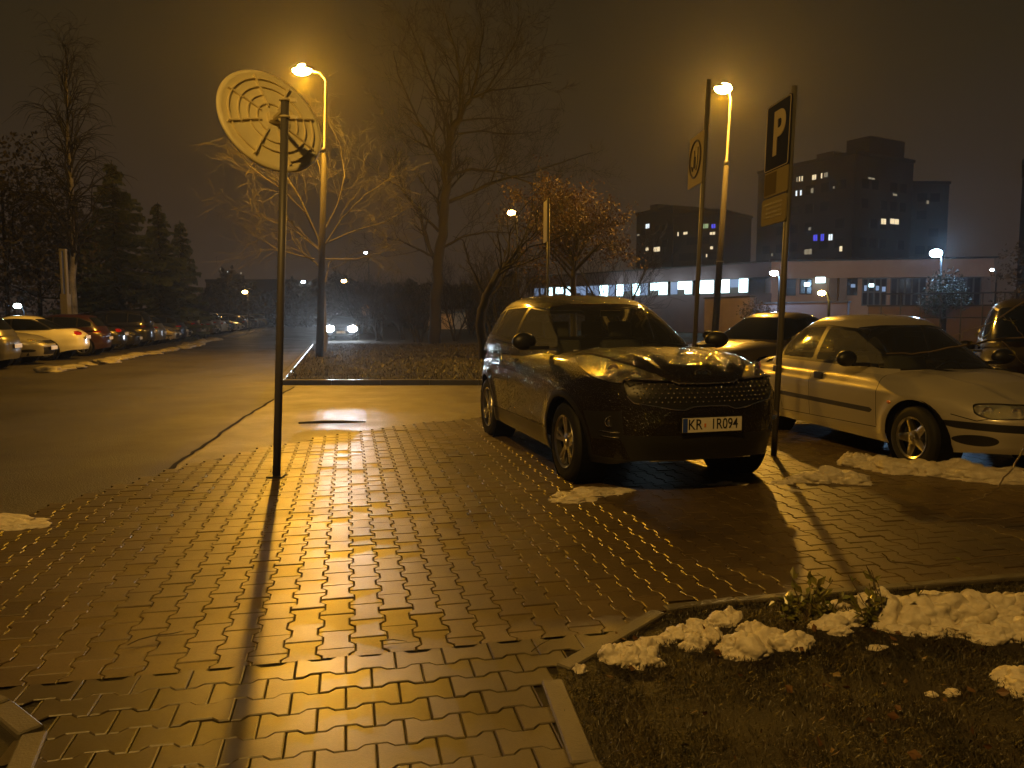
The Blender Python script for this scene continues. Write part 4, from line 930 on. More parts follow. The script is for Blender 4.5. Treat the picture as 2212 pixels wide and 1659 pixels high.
wall_between('ramp_wall', a, b, 0, P(1760, 655, 42).z, .25, M['render'], 'brownish low wall under the building entrance behind the sign post', cap='roofd')
a, b = GX(1872, 40), GX(2240, 37)
wall_between('ramp_wall', a, b, 0, P(2000, 662, 39).z, .25, M['render'], 'long low wall under the railing on the right', cap='roofd')
a, b = GX(1900, 38), GX(2212, 35); d = b-a; o = empty('railing', a, math.atan2(d.y, d.x), 'dark metal railing above the long low wall on the right', 'railing')
zt = P(2000, 634, 37).z; zb_ = .2
for z in (zt, (zt+zb_)/2): bm = B(); tube(bm, [(0, 0, z), (d.length, 0, z)], .035, 6); obj('rail', bm, M['darkmetal'], o)
for k in range(8): bm = B(); tube(bm, [(d.length*k/7, 0, 0), (d.length*k/7, 0, zt)], .03, 6); obj('baluster', bm, M['darkmetal'], o)
# ================================================================ buildings
def c6(x, y): return ((1500+x/2.212)*.885, (350+y/2.212)*.885)
M['glassd'] = mat('window_dark', (.03, .028, .035), .15, spec=.6)
def wcol(name, c, s): return emis(name, c, s)
LIT = dict(warm=wcol('window_warm', (1., .80, .48), 1.0), dim=wcol('window_dim', (.9, .75, .5), .28), white=wcol('window_white', (.85, .95, 1.), 1.2), blue=wcol('window_blue', (.10, .10, 1.), .8), green=wcol('window_green', (.6, .8, .4), .45), cold=wcol('shop_light', (.62, .92, 1.), 5.), colddim=wcol('shop_light_dim', (.35, .5, .8), .55))
class Facade:
    """front plane through ground points a (left) and b (right), body behind it"""
    def __init__(s, a, b): s.a = a; s.d = (b-a); s.L = s.d.length; s.d.normalize(); s.n = Vector((s.d.y, -s.d.x, 0)); s.ang = math.atan2(s.d.y, s.d.x)
    def hit(s, px, py):
        r = ray(px, py); o = Vector((0, 0, H)); t = (s.a-o).dot(s.n)/r.dot(s.n); p = o+r*t; q = p-s.a; return q.dot(s.d), p.z
    def root(s, name, label): s.o = empty(name, s.a, s.ang, label, 'building'); return s.o
    xf = None
    def panel(s, name, u0, u1, z0, z1, m, dep=.10, y=0., par=None):
        bm = B(); box(bm, ((u0+u1)/2, y+dep/2-.0, (z0+z1)/2), (u1-u0, dep, z1-z0))
        if s.xf is not None: bm.transform(s.xf)
        return obj(name, bm, m, par or s.o)
def block(name, label, a, b, htop, depth, m, bumps=(), roofm='roofd'):
    F_ = Facade(a, b); F_.root(name, label); L_ = F_.L
    bm = B(); box(bm, (L_/2, depth/2, htop/2), (L_, depth, htop)); obj('wall', bm, m, F_.o)
    bm = B(); box(bm, (L_/2, depth/2, htop+.25), (L_+.3, depth+.3, .5))
    rf = obj('roof', bm, M[roofm], F_.o)
    for (u0, u1, hh) in bumps: bm = B(); box(bm, ((u0+u1)/2, depth/2, htop+.5+hh/2), (u1-u0, depth*.6, hh)); obj('roof_hut', bm, m, rf)
    return F_
def lit(F_, lst):
    for (x, y, w, h, c) in lst:
        u0, z1 = F_.hit(*c6(x-w/2, y-h/2)); u1, z0 = F_.hit(*c6(x+w/2, y+h/2))
        f = F_.panel('window', u0-.08, u1+.08, z0-.08, z1+.08, M['roofd'], .06, -.07)
        n = 2 if w > 16 else 1
        for k in range(n): F_.panel('pane', u0+(u1-u0)*k/n+.04, u0+(u1-u0)*(k+1)/n-.04, z0, z1, LIT[c], .04, -.10, f)
def dark_windows(F_, nx, z0, nf, fh, w=1.5, h=1.3, u_in=1.2, skip=()):
    for j in range(nf):
        for i in range(nx):
            if (i*5+j*3) % 4 == 0: continue
            u = u_in+(F_.L-2*u_in)*(i+.5)/nx; F_.panel('window', u-w/2, u+w/2, z0+j*fh, z0+j*fh+h, M['glassd'], .05, -.06)
# tower
A_, B_ = GX(1629, 125.5), GX(1834, 110)
F_ = block('apartment_tower', 'tall dark apartment tower with scattered lit windows behind the parking sign', A_, B_, 24.0, 13.2, M['slab'], bumps=((9, 12, 1.3), (14.2, 18.0, 2.3)))
dark_windows(F_, 6, 3, 7, 2.75, u_in=.8)
F2 = Facade(B_, B_-F_.n*13.2); F2.o = F_.o; F2.xf = Matrix.Translation((F_.L, 0, 0)) @ Matrix.Rotation(F2.ang-F_.ang, 4, 'Z')
dark_windows(F2, 5, 3, 7, 2.75)
lit(F2, [(1385, 190, 36, 14, 'dim'), (1512, 278, 22, 14, 'dim'), (1450, 422, 26, 32, 'warm'), (1509, 422, 46, 32, 'warm')])
lit(F_, [(987, 195, 8, 24, 'dim'), (1001, 192, 7, 24, 'warm'), (1015, 190, 7, 24, 'warm'), (1080, 183, 22, 22, 'warm'), (1120, 175, 8, 26, 'warm'), (1143, 170, 20, 20, 'dim'), (984, 270, 9, 26, 'white'), (1008, 267, 9, 26, 'white'), (1069, 255, 14, 22, 'dim'),
    (1185, 238, 10, 10, 'dim'), (1168, 507, 22, 30, 'white'), (1086, 510, 22, 30, 'blue'), (1124, 508, 18, 34, 'blue'),
    (1055, 461, 12, 14, 'dim'), (1047, 585, 40, 24, 'dim'), (1224, 569, 16, 26, 'warm'), (852, 602, 10, 14, 'dim')])
A_, B_ = GX(1950, 124), GX(2036, 124)
F_ = block('apartment_block', 'lower dark apartment block adjoining the tower on its right', A_, B_, 22.2, 14, M['slab'])
lit(F_, [(1690, 318, 14, 18, 'dim'), (1590, 252, 9, 12, 'dim')]); dark_windows(F_, 2, 3, 7, 2.75)
A_, B_ = GX(1372, 150), GX(1450, 140)
F_ = block('apartment_block', 'dark apartment block with lit windows behind the brown leafed tree', A_, B_, 20.7, 12, M['slab2'], bumps=((1, 3.2, 1.4),))
lit(F_, [(180, 447, 20, 20, 'white'), (130, 495, 12, 8, 'dim'), (345, 490, 7, 20, 'warm'), (385, 485, 22, 10, 'warm'), (178, 571, 16, 14, 'warm'), (230, 572, 34, 20, 'warm')]); dark_windows(F_, 4, 3, 6, 2.75)
A_, B_ = GX(1452, 140), GX(1558, 134)
F_ = block('apartment_block', 'dark apartment block with a greenish lit window left of the right lamp pole', A_, B_, 19.2, 12, M['slab2'])
lit(F_, [(488, 447, 40, 20, 'green'), (535, 447, 22, 20, 'blue'), (530, 486, 30, 12, 'warm'), (525, 564, 16, 14, 'warm'), (498, 606, 8, 16, 'warm'), (292, 576, 6, 6, 'dim')][:5]); dark_windows(F_, 5, 3, 5, 2.75)
A_ = GX(2190, 96); B_ = A_+Vector((22, -14.5, 0))
F_ = block('apartment_block', 'black tall building cut off by the right picture edge', A_, B_, 20.0, 12, M['slab2']); dark_windows(F_, 5, 3, 5, 2.75)
# low pavilion, left wing with the lit shop windows
A_, B_ = GX(1140, 86), GX(1662, 60.5)
F_ = Facade(A_, B_); o = F_.root('shop_pavilion', 'long low pavilion with a band of bright white shop windows'); L_ = F_.L; zr = 5.6
z0, z1 = 3.35, 4.5
bm = B(); box(bm, (L_/2, 6, 1.6), (L_, 12, 3.2)); box(bm, (L_/2, 8, 4.0), (L_, 8, 1.8)); box(bm, (L_/2, 6, (z1+.0+zr)/2), (L_+.2, 12.4, zr-z1)); obj('wall', bm, M['render'], o)
bm = B(); box(bm, (L_/2, 6, zr+.06), (L_+.6, 13, .12)); obj('roof', bm, M['roofd'], o)
segs = [(1150, 1160, 'cold'), (1164, 1172, 'colddim'), (1177, 1190, 'cold'), (1197, 1213, 'cold'), (1219, 1234, 'cold'), (1239, 1262, 'colddim'), (1266, 1290, 'colddim'), (1292, 1310, 'cold'), (1312, 1325, 'colddim'), (1328, 1358, 'cold'), (1363, 1396, 'cold'), (1401, 1438, 'cold'), (1445, 1491, 'cold'), (1504, 1538, 'cold'), (1553, 1612, 'cold')]
for p0, p1, c in segs:
    u0, _ = F_.hit(p0, 620); u1, _ = F_.hit(p1, 620); f = F_.panel('window', u0-.06, u1+.06, z0-.12, z1+.0, M['galv'], .08, .25)
    n = max(1, round((u1-u0)/.9))
    for k in range(n):
        a, b = u0+(u1-u0)*k/n+.03, u0+(u1-u0)*(k+1)/n-.03
        zz0 = z0 if (k+p0) % 3 else z0+.42
        F_.panel('pane', a, b, zz0, z1-.07, LIT[c if (k*7+p0) % 5 else 'colddim'], .03, .21, f)
    if c == 'cold' and (p1-p0) > 20:     # ceiling tube seen under the canopy
        q = F_.a+F_.d*((u0+u1)/2)-F_.n*0+Vector((0, 0, z1-.2)); SMALL.append((q+F_.n*1.2, (.7, .9, 1.), 60))
# right wing
A_, B_ = GX(1664, 60), GX(2137, 56.5)
F_ = Facade(A_, B_); o = F_.root('entrance_pavilion', 'low plastered pavilion with large dark windows behind the silver saloon'); L_ = F_.L; zr = 5.62
M['salmon'] = mat('plaster_salmon', (.34, .22, .16), .8, var=(.5, (.42, .29, .21)), bump=(8, .3, .02))
bm = B(); box(bm, (L_/2, 6.6, zr/2), (L_, 12, zr)); obj('wall', bm, M['salmon'], o)
u = lambda px: F_.hit(px, 600)[0]
bm = B(); box(bm, (L_/2, .3, (4.3+zr)/2), (L_+.1, .7, zr-4.3)); obj('fascia', bm, M['salmon'], o)
bm = B(); box(bm, (L_/2, 6, zr+.05), (L_+.5, 13.2, .1)); obj('roof', bm, M['roofd'], o)
for px in (1822, 2018, 2132, 1800): bm = B(); box(bm, (u(px), .15, 2.15), (.55, .35, 4.3)); obj('pillar', bm, M['render_pale'], o)
for p0, p1, n, zz0 in ((1700, 1722, 1, 3.0), (1730, 1757, 2, 3.1), (1832, 1856, 2, 3.0), (1866, 1920, 4, 2.2), (1928, 2006, 5, 1.9), (2045, 2125, 5, 1.9)):
    f = F_.panel('window', u(p0), u(p1), zz0, 4.28, M['galv'] if n > 3 else M['roofd'], .08, .50)
    for k in range(n):
        a, b = u(p0)+(u(p1)-u(p0))*k/n+.07, u(p0)+(u(p1)-u(p0))*(k+1)/n-.07
        F_.panel('pane', a, b, zz0+.08, (zz0+4.28)/2-.05, M['glassd'], .04, .47, f); F_.panel('pane', a, b, (zz0+4.28)/2+.05, 4.2, M['glassd'], .04, .47, f)
for px, py, w_, h_, c in ((1772, 605, 20, 12, 'cold'), (1745, 614, 12, 8, 'cold'), (1885, 616, 10, 7, 'cold'), (1898, 622, 6, 10, 'colddim'), (1912, 624, 7, 10, 'colddim'), (1845, 617, 9, 7, 'colddim'), (1872, 622, 5, 12, 'colddim')):
    u0, zt = F_.hit(px-w_/2, py-h_/2); u1, zb2 = F_.hit(px+w_/2, py+h_/2); F_.panel('ceiling_light', u0, u1, zb2, zt, LIT[c], .05, -.08 if px == 1772 else .38)
# far building on the left horizon
A_, B_ = GX(448, 150), GX(640, 150)
F_ = block('apartment_block', 'far dark apartment block above the left row of cars', A_, B_, 8.0, 12, M['slab2'])
dark_windows(F_, 6, 2, 2, 2.7)
for px, py, c in ((491, 588, 'white'), (477, 581, 'dim'), (521, 590, 'dim'), (655, 596, 'white')): 
    u0, zt = F_.hit(px-1.6, py-1.8); u1, zb2 = F_.hit(px+1.6, py+1.8)
    if px < 640: F_.panel('window', u0, u1, max(zb2, 1), min(zt, 7.8) if zt < 8 else zt, LIT[c], .05, -.08)
# barrier of warm lit boards far right of the headlights
a, b = GX(925, 85), GX(978, 82); d = b-a; o = empty('low_hut', a, math.atan2(d.y, d.x), 'low pale hut far beyond the lawn under the trees', 'hut')
bm = B(); box(bm, (d.length/2, 1, .9), (d.length, 2, 1.8)); obj('wall', bm, mat('hut_wall', (.55, .40, .25), .7), o)
bm = B(); box(bm, (d.length/2, 1, 1.9), (d.length+.4, 2.5, .14), Matrix.Rotation(R(8), 3, 'X')); obj('roof', bm, M['galv'], o)
SMALL.append((Vector((a.x+1, a.y-5, 3.5)), (1., .6, .25), 120))
# ================================================================ trees and plants
class TM:
    def __init__(s): s.V = []; s.F = []; s.sides = None
    def tube(s, pts, r0, r1, n=None):
        n = n or (8 if r0 > .08 else 5 if r0 > .03 else 3)
        m = len(pts); a = None; base = len(s.V)
        for i, p in enumerate(pts):
            t = (pts[min(i+1, m-1)]-pts[max(i-1, 0)])
            if t.length < 1e-6: t = Vector((0, 0, 1))
            t.normalize()
            a = t.orthogonal().normalized() if a is None else (a-t*a.dot(t)).normalized()
            b = t.cross(a); r = r0+(r1-r0)*i/(m-1)
            for k in range(n):
                th = 2*math.pi*k/n; s.V.append(p+a*(math.cos(th)*r)+b*(math.sin(th)*r))
        for i in range(m-1):
            for k in range(n): s.F.append([base+i*n+k, base+i*n+(k+1) % n, base+(i+1)*n+(k+1) % n, base+(i+1)*n+k])
    def build(s, name, m, parent, smooth=True): return raw(name, s.V, s.F, m, parent, smooth) if s.V else None
def wob(rs, s): return Vector((rs.gauss(0, s), rs.gauss(0, s), rs.gauss(0, s)))
def sprout(tm, rs, p, d, L_, r, depth, sp, out=None):
    """grow a branch and its twigs. sp: up, wob, kids, ratio, droop"""
    n = 5 if depth > 0 else 4; pts = [p]; dd = d.normalized(); q = p
    for i in range(n):
        dd = (dd+wob(rs, sp['wob'])+Vector((0, 0, sp['up'] if depth > 1 else sp.get('tipup', sp['up'])))*.25).normalized(); q = q+dd*(L_/n); pts.append(q)
    tm.tube(pts, r, r*.45)
    if out is not None: out.append((q, dd, depth))
    if depth <= 0: return
    k = sp['kids'][min(depth, len(sp['kids']))-1]
    for j in range(k):
        t = rs.uniform(.25, 1.) if j else 1.; i = min(int(t*n), n-1); b = pts[i].lerp(pts[i+1], t*n-i if t < 1 else 1)
        td = (pts[i+1]-pts[i]).normalized(); ax = td.cross(wob(rs, 1)).normalized(); an = rs.uniform(*sp['ang'])
        nd = (td*math.cos(an)+ax*math.sin(an)).normalized()
        sprout(tm, rs, b, nd, L_*sp['ratio']*rs.uniform(.7, 1.15), max(r*(.62 if j == 0 else .5), sp['rmin']), depth-1, sp, out)
def limb(tm, rs, pts, r0, r1, sp, n, L_, depth, tw, tr, start=.3, out=None):
    """hand laid limb with sprouts along it"""
    P_ = []
    for i in range(len(pts)-1):
        for k in range(4): P_.append(pts[i].lerp(pts[i+1], k/4)+wob(rs, r0*.15))
    P_.append(pts[-1]); tr.tube(P_, r0, r1)
    m = len(P_)-1
    for j in range(n):
        t = start+(1-start)*(j+rs.random())/n; i = min(int(t*m), m-1); b = P_[i].lerp(P_[i+1], t*m-i); td = (P_[i+1]-P_[i]).normalized()
        ax = td.cross(wob(rs, 1)).normalized(); an = rs.uniform(*sp['ang']); nd = td*math.cos(an)+ax*math.sin(an)
        sprout(tw, rs, b, nd, L_*rs.uniform(.6, 1.2)*(1.15-.5*t), max((r0+(r1-r0)*t)*.45, sp['rmin']), depth, sp, out)
def tree_obj(name, base, label, cat, trunk, crown, mt, mc, leaves=None, ml=None, group=None):
    o = empty(name, base, 0, label, cat, group)
    for t in (trunk, crown): t.V = [v-base for v in t.V]
    trunk.build('trunk', mt, o); c = crown.build('crown', mc, o)
    if leaves: raw('foliage', [v-base for v in leaves[0]], leaves[1], ml, o)
    return o
def leaf(LV, LF, p, d, s, rs, w=.55):
    d = d.normalized(); sd = d.cross(wob(rs, 1)).normalized(); o = len(LV); up = d.cross(sd)
    LV += [p, p+d*s*.45+sd*s*w*.5+up*s*.08, p+d*s, p+d*s*.45-sd*s*w*.5+up*s*.08]; LF.append([o, o+1, o+2, o+3])
BARE = dict(up=.25, wob=.13, kids=[3, 4, 4, 4], ratio=.62, ang=(.35, .85), rmin=.008)
# --- big bare tree in the centre
def Q(px, py, D): return P(px, py, D)
rs = random.Random(21); D = 38
b0 = GX(939, D); tr, tw = TM(), TM()
trunk = [b0-Vector((0, 0, .2)), Q(941, 660, D), Q(948, 560, D), Q(960, 450, D), Q(965, 351, D), Q(976, 290, D), Q(994, 248, D)]
limb(tr, rs, trunk, .30, .16, BARE, 12, 2.6, 3, tw, tr, .30)
for pts, r0, n in (([(994, 248), (1018, 213), (1030, 160), (1040, 100), (1046, 45)], .12, 10), ([(994, 248), (995, 180), (985, 110), (962, 30)], .11, 10), ([(1018, 213), (1060, 195), (1110, 190), (1190, 178)], .07, 8),
                   ([(960, 440), (1010, 420), (1060, 395), (1110, 382), (1170, 365), (1230, 345), (1280, 330)], .10, 12), ([(968, 380), (1020, 365), (1080, 372), (1130, 390), (1180, 410), (1220, 440)], .08, 9),
                   ([(976, 290), (1040, 283), (1100, 290), (1160, 285)], .06, 7), ([(985, 262), (1050, 255), (1110, 258)], .05, 6), ([(965, 351), (930, 320), (890, 300), (850, 270)], .07, 9), ([(948, 500), (900, 450), (860, 400), (820, 380)], .08, 9),
                   ([(976, 290), (950, 220), (925, 150), (900, 90), (880, 40)], .08, 10), ([(1040, 213), (1080, 150), (1115, 90), (1130, 40)], .06, 8), ([(945, 560), (905, 540), (865, 520), (830, 515)], .07, 7), ([(950, 540), (1000, 510), (1060, 500), (1120, 505)], .07, 7),
                   ([(1060, 395), (1085, 330), (1100, 280)], .045, 4), ([(930, 320), (890, 230), (860, 160), (850, 110)], .06, 8)):
    P_ = [Q(x, y, D+(k/len(pts))*rs.uniform(-3.5, 3.5)) for k, (x, y) in enumerate(pts)]
    limb(tr, rs, P_, r0, .02, BARE, n, 2.1, 3, tw, tr, .15)
tree_obj('bare_tree', b0, 'big bare tree with a forked trunk in the middle of the picture', 'tree', tr, tw, M['bark_dark'], M['bark_dark'])
# --- willow like tree lit by the left lamp
rs = random.Random(5); D = 29; b0 = GX(702, D); tr, tw = TM(), TM(); W_ = dict(up=.12, wob=.20, kids=[4, 4, 4], ratio=.66, ang=(.3, .8), rmin=.0055, tipup=-.15)
limb(tr, rs, [b0, Q(700, 700, D), Q(696, 600, D), Q(690, 520, D)], .13, .07, W_, 3, 2., 2, tw, tr, .5)
for pts in ([(690, 520), (660, 460), (610, 410), (540, 360), (490, 300)], [(690, 520), (700, 440), (690, 360), (670, 300), (650, 250)], [(695, 540), (740, 470), (790, 420), (850, 380)], [(690, 520), (730, 440), (745, 380), (735, 310), (705, 255)],
            [(690, 540), (640, 500), (570, 470), (500, 450)], [(690, 520), (650, 430), (600, 350), (560, 330), (530, 380)], [(695, 530), (760, 500), (830, 480), (880, 450)], [(680, 560), (600, 540), (540, 500)], [(700, 560), (770, 560), (840, 540)]):
    P_ = [Q(x, y, D+(k/len(pts))*rs.uniform(-2.5, 2.)) for k, (x, y) in enumerate(pts)]
    limb(tr, rs, P_, .035, .008, W_, 14, 1.5, 2, tw, tr, .2)
tree_obj('bare_tree', b0, 'bare twiggy tree lit yellow by the left street lamp behind the mirror', 'tree', tr, tw, M['bark_grey'], M['bark_grey'])
# --- tree with brown leaves
rs = random.Random(11); D = 27; b0 = GX(1240, D); tr, tw = TM(), TM(); ends = []
limb(tr, rs, [b0, Q(1238, 640, D), Q(1240, 560, D)], .13, .09, BARE, 3, 1.4, 2, tw, tr, .5, ends)
for k in range(18):
    a = rs.uniform(-1.3, 1.25); yb = rs.uniform(0, 1); P_ = [Q(1240, 590-yb*20, D), Q(1240+a*55, 530-yb*40, D+rs.uniform(-.8, .8)), Q(1240+a*rs.uniform(70, 115), 540-yb*rs.uniform(70, 165)+abs(a)*15, D+rs.uniform(-1.8, 1.8))]
    limb(tr, rs, P_, .05, .015, BARE, 8, .8, 2, tw, tr, .2, ends)
LV, LF = [], []
for p, d, dp in ends:
    if dp > 1: continue
    for k in range(5):
        if noise.noise(p*1.3) > -.12+rs.uniform(-.15, .15): leaf(LV, LF, p+wob(rs, .16), wob(rs, 1)+Vector((0, 0, -.8)), rs.uniform(.07, .13), rs)
M['brownleaf'] = mat('brown_leaf', (.10, .045, .012), .6, var=(9, (.06, .028, .01)))
tree_obj('leafy_tree', b0, 'small tree still holding brown leaves above the SUV roof', 'tree', tr, tw, M['bark'], M['bark'], (LV, LF), M['brownleaf'])
# --- dark bare shrubs and small trees in the middle distance
SH = dict(up=.35, wob=.16, kids=[3, 4, 4], ratio=.62, ang=(.3, .9), rmin=.01)
shr = [(820, 44, 3.6, 'bare shrub at the left end of the dark thicket beyond the lawn'), (870, 47, 4.2, 'bare shrub left of the big bare tree beyond the lawn'), (905, 42, 3.4, 'low bare shrub at the foot of the big bare tree'),
       (985, 44, 4.6, 'bare shrub right of the big bare tree trunk'), (1075, 36, 5.0, 'bare shrub directly left above the SUV roof'), (1150, 40, 5.4, 'bare shrub behind the edge on sign'), (1330, 38, 5.6, 'bare tree right of the brown leafed tree'), (1020, 58, 6.5, 'taller bare tree far behind the thicket'), (780, 62, 6.0, 'thin bare tree right of the left lamp pole far back')]
for i, (px, D, h, lab) in enumerate(shr):
    rs = random.Random(40+i); b0 = GX(px, D); tr, tw = TM(), TM()
    for k in range(5):
        a = rs.uniform(0, 6.28); d = Vector((math.cos(a)*.45, math.sin(a)*.45, 1)).normalized()
        limb(tr, rs, [b0+wob(rs, .1)*Vector((1, 1, 0)), b0+d*h*.35, b0+d*h*.75+wob(rs, .2)], .06, .02, SH, 9, h*.34, 2, tw, tr, .1)
    tree_obj('bare_shrub', b0, lab, 'shrub', tr, tw, M['bark_dark'], M['bark_dark'], group='bare shrubs beyond the lawn')
# trunk with ivy near the SUV rear
rs = random.Random(3); D = 24; b0 = GX(1046, D); tr, tw = TM(), TM()
limb(tr, rs, [b0, Q(1036, 700, D), Q(1050, 640, D), Q(1075, 590, D), Q(1110, 560, D)], .17, .08, SH, 8, 1.6, 2, tw, tr, .4)
tree_obj('bare_tree', b0, 'dark leaning tree trunk just left of the SUV tail', 'tree', tr, tw, M['bark_dark'], M['bark_dark'])
# --- birch on the left
rs = random.Random(8); D = 40; b0 = GX(158, D); tr, tw = TM(), TM(); BI = dict(up=.1, wob=.10, kids=[3, 4, 3], ratio=.75, ang=(.3, .8), rmin=.010, tipup=-.7)
limb(tr, rs, [b0, Q(157, 560, D), Q(152, 400, D), Q(145, 250, D), Q(140, 100, D)], .22, .03, BI, 75, 1.9, 2, tw, tr, .22)
M['birch'] = mat('birch_bark', (.22, .20, .18), .7, var=(3, (.05, .045, .04)))
tree_obj('birch_tree', b0, 'tall bare birch with hanging twigs on the left', 'tree', tr, tw, M['birch'], M['bark_dark'])
# --- spruces
M['needles'] = mat('spruce_needles', (.020, .032, .018), .7, var=(2, (.032, .044, .022)))
def spruce(name, base, h, r, seed, label, top=.0):
    rs = random.Random(seed); o = empty(name, base, 0, label, 'tree'); tm = TM(); tm.tube([Vector((0, 0, 0)), Vector((0, 0, h*.6)), Vector((0, 0, h))], .18, .02); tm.build('trunk', M['bark_dark'], o)
    V, F = [], []; z = h*.06
    while z < h*.985:
        t = z/h; L0 = r*(1-t)**.85+.12; nb_ = int(5+6*(1-t))
        for k in range(nb_):
            a = rs.uniform(0, 6.283); Ln = L0*rs.uniform(.5, 1.25); c, s = math.cos(a), math.sin(a); n = max(4, int(Ln/.14)); zz = z+rs.uniform(-.15, .15)
            for i in range(n):
                u = (i+.5)/n*Ln; dz = -.28*u+.16*u*u/Ln; p = Vector((c*u, s*u, zz+dz)); w = (.10+.34*(1-i/n)*min(1, Ln))*rs.uniform(.6, 1.2)
                for sg in (-1, 1):
                    q = p+Vector((-s*sg*w+c*w*.6, c*sg*w+s*w*.6, -rs.uniform(.05, .26))); o_ = len(V); e = Vector((c, s, 0))*.11
                    V += [p-e, p+e, q+e*.3, q-e*.4-Vector((0, 0, .05))]; F.append([o_, o_+1, o_+2, o_+3])
        z += .15+.22*(1-t)
    raw('crown', V, F, M['needles'], o); return o
def hof(px, py, D): return P(px, py, D).z
spruce('spruce_tree', GX(258, 44), hof(258, 345, 44), 3.9, 1, 'dark pointed spruce rising behind the parked cars on the left')
spruce('spruce_tree', GX(352, 46), hof(352, 437, 46), 2.6, 2, 'smaller dark spruce right of the tall pointed one')
spruce('spruce_tree', GX(398, 50), hof(398, 476, 50), 1.9, 3, 'small dark spruce at the right end of the evergreen group')
# dense dark crowns (leaf masses) on the left
M['darkleaf'] = mat('dark_foliage', (.022, .02, .014), .75, var=(1.5, (.04, .03, .018)))
def leafy(name, base, blobs, n, s, m, label, cat='tree', seed=1, rad=.14):
    rs = random.Random(seed); o = empty(name, base, 0, label, cat); tm = TM(); zc = max(b[2] for b in blobs); tm.tube([Vector((0, 0, 0)), Vector((.05, 0, zc*.5)), Vector((0, .1, zc*.95))], rad, rad*.4)
    for b in blobs: tm.tube([Vector((0, 0, zc*.35)), Vector((b[0]*.6, b[1]*.6, b[2]*.8)), Vector(b[:3])], rad*.4, .02)
    tm.build('trunk', M['bark_dark'], o); V, F = [], []
    tot = sum(b[3]**2 for b in blobs)
    for b in blobs:
        for k in range(int(n*b[3]**2/tot)):
            d = wob(rs, 1).normalized(); r_ = b[3]*rs.random()**.4*(1+.35*noise.noise(d*2.3+Vector(b[:3]))); p = Vector(b[:3])+Vector((d.x*r_, d.y*r_, d.z*r_*b[4]))
            if noise.noise(p*1.4) < -.22: continue
            leaf(V, F, p, wob(rs, 1), s*rs.uniform(.6, 1.4), rs)
    raw('crown', V, F, m, o); return o
leafy('dense_tree', GX(20, 42), [(-3, 0, 8, 3.5, 1), (1, 0, 8.7, 2.6, 1), (3, -1, 5, 2.6, 1), (-1, -1, 4, 3.2, 1), (-6, 0, 6, 4, 1)], 9000, .26, M['darkleaf'], 'dense dark tree mass at the left picture edge', seed=4)
leafy('dense_tree', GX(90, 46), [(0, 0, 7.2, 2.8, 1), (2.5, 0, 5, 2.6, 1), (-2, -1, 4, 2.8, 1), (4, 0, 3, 2, 1)], 7500, .26, M['darkleaf'], 'dense dark tree between the edge mass and the birch', seed=5)
leafy('dense_tree', GX(205, 50), [(0, 0, 4.5, 3, .9), (3, 0, 3, 2.6, .9), (-3, 0, 3.5, 2.6, .9)], 6000, .24, M['darkleaf'], 'low dark evergreen mass below the spruces', seed=6)
leafy('evergreen_shrub', GX(2035, 38.5), [(0, 0, 2.7, .9, 1.2), (.5, 0, 2.2, .8, 1), (-.5, 0, 2.1, .8, 1)], 3500, .12, M['needles'], 'small dark evergreen tree below the blue white floodlight', seed=7)
leafy('garden_shrub', GX(1630, 37), [(0, 0, 1.6, .8, .8), (.9, 0, 1.3, .6, .8)], 1500, .10, M['darkleaf'], 'low dark shrub by the walls behind the sign post', 'shrub', 8)
leafy('dense_tree', GX(2235, 30), [(0, 0, 3.0, 1.6, 1), (1.5, 0, 3.6, 1.8, 1), (-.5, 0, 1.8, 1.2, 1)], 4500, .14, M['darkleaf'], 'dark leafy tree at the right edge above the dark people carrier', seed=9)
# far tree line: one mass
V, F = [], []; rs = random.Random(77)
for k in range(26000):
    px = rs.uniform(330, 1120); D = rs.uniform(95, 112); h = 5.5+3.2*noise.noise(Vector((px*.013, 0, 4)))+1.6*noise.noise(Vector((px*.05, 2, 4))); z = h*rs.random()**.75
    b = GX(px, D, 0); leaf(V, F, Vector((b.x, b.y, z)), wob(rs, 1), rs.uniform(.4, .9), rs)
tag(raw('tree_line', V, F, M['darkleaf']), 'far dark line of trees along the horizon on the left half', 'trees', kind='stuff')
V, F = [], []; 
for k in range(12000):
    px = rs.uniform(1560, 2300); D = rs.uniform(66, 76); h = 6.1+1.2*noise.noise(Vector((px*.02, 0, 4)))+.6*noise.noise(Vector((px*.09, 2, 4))); z = h*rs.random()**.75
    b = GX(px, D, 0); leaf(V, F, Vector((b.x, b.y+3, z)), wob(rs, 1), rs.uniform(.3, .6), rs)
# ================================================================ snow
def snow_mat(name, c, c2):
    m = mat(name, c, .5, bump=(90, .4, .008), var=(22, c2), spec=.35); m.node_tree.nodes['Principled BSDF'].inputs['Subsurface Weight'].default_value = .25
    m.node_tree.nodes['Principled BSDF'].inputs['Subsurface Radius'].default_value = (.02, .015, .01); return m
M['snow'] = snow_mat('snow', (.62, .57, .49), (.44, .39, .31)); M['snowdirty'] = snow_mat('snow_dirty', (.30, .28, .24), (.16, .145, .12))
def lump(bm, c, r, seed, sub=4, amp=.42, fr=1.4):
    res = bmesh.ops.create_icosphere(bm, subdivisions=sub, radius=1)
    for v in res['verts']:
        d = v.co.normalized(); k = 1+amp*noise.fractal(d*fr+Vector((seed*3.1, seed, 0)), 1.15, 2.1, 5)+amp*.35*abs(noise.noise(d*4+Vector((0, seed, 2))))
        z = d.z*r[2]*k
        v.co = Vector((c[0]+d.x*r[0]*k, c[1]+d.y*r[1]*k, max(z, -.012) + (c[2] if len(c) > 2 else 0)))
